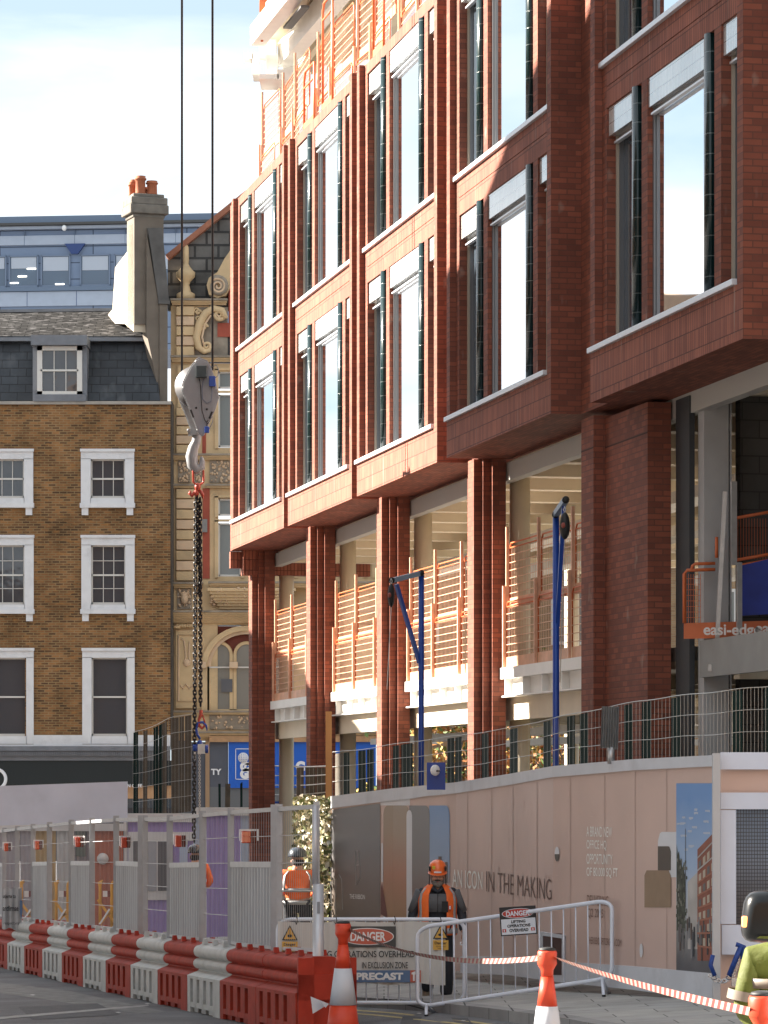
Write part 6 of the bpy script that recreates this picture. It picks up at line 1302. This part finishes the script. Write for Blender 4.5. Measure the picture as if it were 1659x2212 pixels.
w3 = back_worker(421, 1820, 60, 'worker with dark helmet standing behind the fence below the long chain', mat('black helmet', (.02,.022,.026), .25, coat=.6), HVO, 0)
# lime jacketed person cut off by the right edge of the picture
Z = 17.6; b_ = at(1712, 2031, Z); zz = G(b_.x, Z); K = dict(J); shz = b_.z-zz
K = dict(pel=(0,.12,.86), wai=(0,.05,1.0), che=(0,-.02,1.13), nec=(.03,-.09,1.27), hea=(.05,-.14,1.38), crn=(.05,-.15,1.47), shL=(-.19,-.03,1.17), elL=(-.24,-.02,.90), wrL=(-.10,-.20,.80), shR=(.20,-.03,1.17), elR=(.26,.0,.90), wrR=(.14,-.2,.82), hiL=(-.10,.12,.82), knL=(-.13,-.10,.48), anL=(-.13,.10,.085), toL=(-.14,-.04,.045), hiR=(.10,.12,.82), knR=(.12,-.10,.48), anR=(.12,.10,.085), toR=(.13,-.04,.045))
off_ = b_.z-(zz+1.25)
w4 = figure('w', (b_.x, Z, zz), 0, 'stooping person in lime hi vis jacket cut off by the right edge', K, HVY, HVY, sc=1.0)
w4.scale = (1.05, 1.05, max(.8, (b_.z-zz)/1.26))
for z0, z1 in ((1.02,1.07),(.88,.93)): shell('reflective_band', mat('grey brown reflective band', (.17,.14,.11), .5), [(z0,.235,.19,-.0+(1.1-z0)*.3),(z1,.235,.19,(1.1-z1)*.3)], (150, 390), w4, .0, 24)
for z in (.99,): g = MB(); g.mat(mat('grey brown reflective band', (.17,.14,.11))); a = Vector(K['shL']).lerp(Vector(K['elL']), .62); b = Vector(K['shL']).lerp(Vector(K['elL']), .80); g.tube([a, b], .093, 16, cap=False); g.build('reflective_band', None, w4)
h_ = empty('head', K['hea']); h_.parent = w4; h_.rotation_euler = (R(25),0,0); g = MB(); g.mat(SKN); g.ball((0,0,0), (.078,.098,.115), 16, 10); g.ball((0,-.09,-.01), (.015,.025,.022), 6, 5)
for s_ in (-1, 1): g.ball((s_*.03,-.088,.012), (.012,.008,.007), 6, 5); g.ball((s_*.08,0,-.01), (.012,.02,.03), 8, 6)
g.build('face', None, h_); helmet(h_, (0,0,.05), WHITE)
# ---------------- van just outside the right edge; only its mirror shows ----------------
VB = mat('white van paint', (.6,.6,.6), .3, coat=.6); Zm = 15.6; mc = at(1652, 1980, Zm); vz = G(mc.x+.9, Zm)
vn = empty('parked_van', (mc.x+.3, Zm, vz), 0, 'van outside the right edge with a black mirror showing a lit amber indicator', 'van')
def vl(x, y, Z_): return at(x, y, Z_)-vn.location
g = MB(); g.mat(VB); g.prism([(-.4,.35),(4.4,.35),(4.4,2.5),(.9,2.5),(.25,1.75),(-.75,1.25),(-.8,.5)], .22, 2.05, 'x'); g.build('body', None, vn, bevel=.06)
g = MB(); g.mat(GLD); g.prism([(.45,1.5),(1.3,1.5),(1.3,2.2),(.98,2.2)], .205, .219, 'x'); g.build('side_window', None, vn); g = MB(); g.mat(GLD); g.add([(.35,.22,1.78),(1.95,.22,1.78),(1.85,.85,2.45),(.45,.85,2.45)], [(0,1,2,3)]); g.build('windscreen', None, vn)
for y in (.15, 3.4):
    for x in (.24, 1.85): g = MB(); g.mat(BLACK); g.tube([(x,y,.34),(x+.2,y,.34)], .34, 20); w_ = g.build('wheel', None, vn); g = MB(); g.mat(GSTEEL); g.tube([(x-.01,y,.34),(x+.21,y,.34)], .19, 16); g.build('rim', None, w_)
mr = empty('wing_mirror', mc-vn.location, 0); mr.parent = vn
GB = mat('glossy black plastic', (.006,.007,.008), .3, spec=.3, coat=.2); w0 = 48*Zm/FD; h0 = 57*Zm/FD
g = MB(); g.mat(GB); g.smooth = True; n = 20
def sup(a, ex): c = math.cos(a); s_ = math.sin(a); return (abs(c)**ex*(1 if c > 0 else -1), abs(s_)**ex*(1 if s_ > 0 else -1))
rings = [(-.06,.55),(-.05,.80),(-.02,.95),(.03,1.0),(.07,.97)]; vs = []
for dy, k in rings:
    for i in range(n): x, z = sup(2*math.pi*i/n, .55); vs.append((x*w0*k+.012*z, dy, z*h0*k))
fs = [(j*n+i, j*n+(i+1) % n, (j+1)*n+(i+1) % n, (j+1)*n+i) for j in range(len(rings)-1) for i in range(n)]+[tuple(range(n-1,-1,-1)), tuple(range((len(rings)-1)*n, len(rings)*n))]
g.add(vs, fs, True); g.build('housing', None, mr)
g = MB(); g.mat(mat('lit amber indicator', (1,.35,.1), .3, emit=(1,.30,.08), estr=.8)); g.box(-w0-.006, -w0+.062, -.045, -.005, -.047, .003); g.build('indicator', None, mr, bevel=.008)
g = MB(); g.mat(HVY); g.add([(-w0*.45,-.062,-h0*.80),(w0*.9,-.062,-h0*.86),(w0*.9,-.062,-h0*.72),(-w0*.3,-.062,-h0*.72)], [(0,1,2,3)]); g.build('lime_strip', None, mr)
g = MB(); g.mat(GB); g.tube([(0,.03,-h0*.6),(.15,.1,-h0*.7),(.5,.5,-h0*.5)], .03, 8); g.build('arm', None, mr)
# yellow expanding barriers behind the fence
YM = mat('yellow barrier paint', (.72,.36,.04), .5, var=.1)
for x, lb in ((62, 'left of the ochre sheet'), (137, 'between two grey fence panels'), (232, 'in front of the terracotta sheets')):
    Z = 72; b_ = at(x, 2004, Z); gz = G(b_.x, Z)+.12; b_.z = gz; t = empty('yellow_frame_barrier', b_, 0, f'yellow tube barrier, {lb}', 'barrier', 'yellow barriers behind the fence'); ht = at(x, 1903, Z).z-gz
    for s_ in (-1, 1): g = MB(); g.mat(YM); c = s_*.17; g.tube([(c-.05*s_-.03,0,0),(c-.05*s_-.03,0,ht-.08),(c-.05*s_,0,ht-.02),(c-.05*s_+.03,0,ht),(c,0,ht-.04),(c+.02,0,ht-.12),(c+.02,.1,0)], .035, 6); g.build('leg', None, t)
    g = MB(); g.mat(YM); g.beam((-.15,-.02,ht*.35),(.3,-.02,ht*.75), .02, .05); g.beam((.32,-.02,ht*.2),(-.2,-.02,ht*.72), .02, .05); g.build('brace', None, t)
    g = MB(); g.mat(WHITE); g.beam((-.2,-.06,ht*.30),(.05,-.06,ht*.58), .02, .035); g.beam((.0,-.06,.1),(.28,-.06,ht*.45), .02, .035); g.build('reflector_strip', None, t)
    for k in range(5): g = MB(); g.mat(MATS['red tape stripe'] if k % 2 else WHITE); g.box(-.1+k*.1, -.002+k*.1, .04, .05, ht*.76, ht*.85); g.build('striped_board', None, t)
# notice banner on the farthest fence panels
t = empty('notice_banner', at(26, 1950, 62), 0, 'crumpled grey notice banner tied to the fence at the far left', 'banner'); g = MB(); g.mat(mat('crumpled grey banner', (.40,.40,.41), .35, .2, var=.2, vscale=3, bump=1, bscale=4))
vs = []
for i in range(13): x = 4+i*3.6; vs += [at(x, 1918+3*math.sin(i*1.4), 60.9+.03*math.sin(i*1.7))-t.location, at(x, 2006+2*math.sin(i), 60.9+.03*math.cos(i*1.7))-t.location]
g.add(vs, [(2*i, 2*i+1, 2*i+3, 2*i+2) for i in range(12)], True); g.build('cloth', None, t)
fl_ = lambda x, y, p: at(x, y, 60.85-p)-t.location
warp('lettering', 'usjerte to', 6, 34, 1932, 1943, BK, 0, .02, 0, fl_, t); warp('lettering', 'antfirmae', 6, 40, 1956, 1968, BK, 0, .02, 0, fl_, t); warp('lettering', 'respectyop', 8, 43, 1992, 1999, BK, 0, 0, 0, fl_, t)
g = MB(); g.mat(NB2); g.add([fl_(43,1945,0), fl_(43,1972,0), fl_(46,1985,0), fl_(49,1970,0), fl_(49,1945,0)], [(0,1,2,3,4)]); g.build('emblem', None, t)
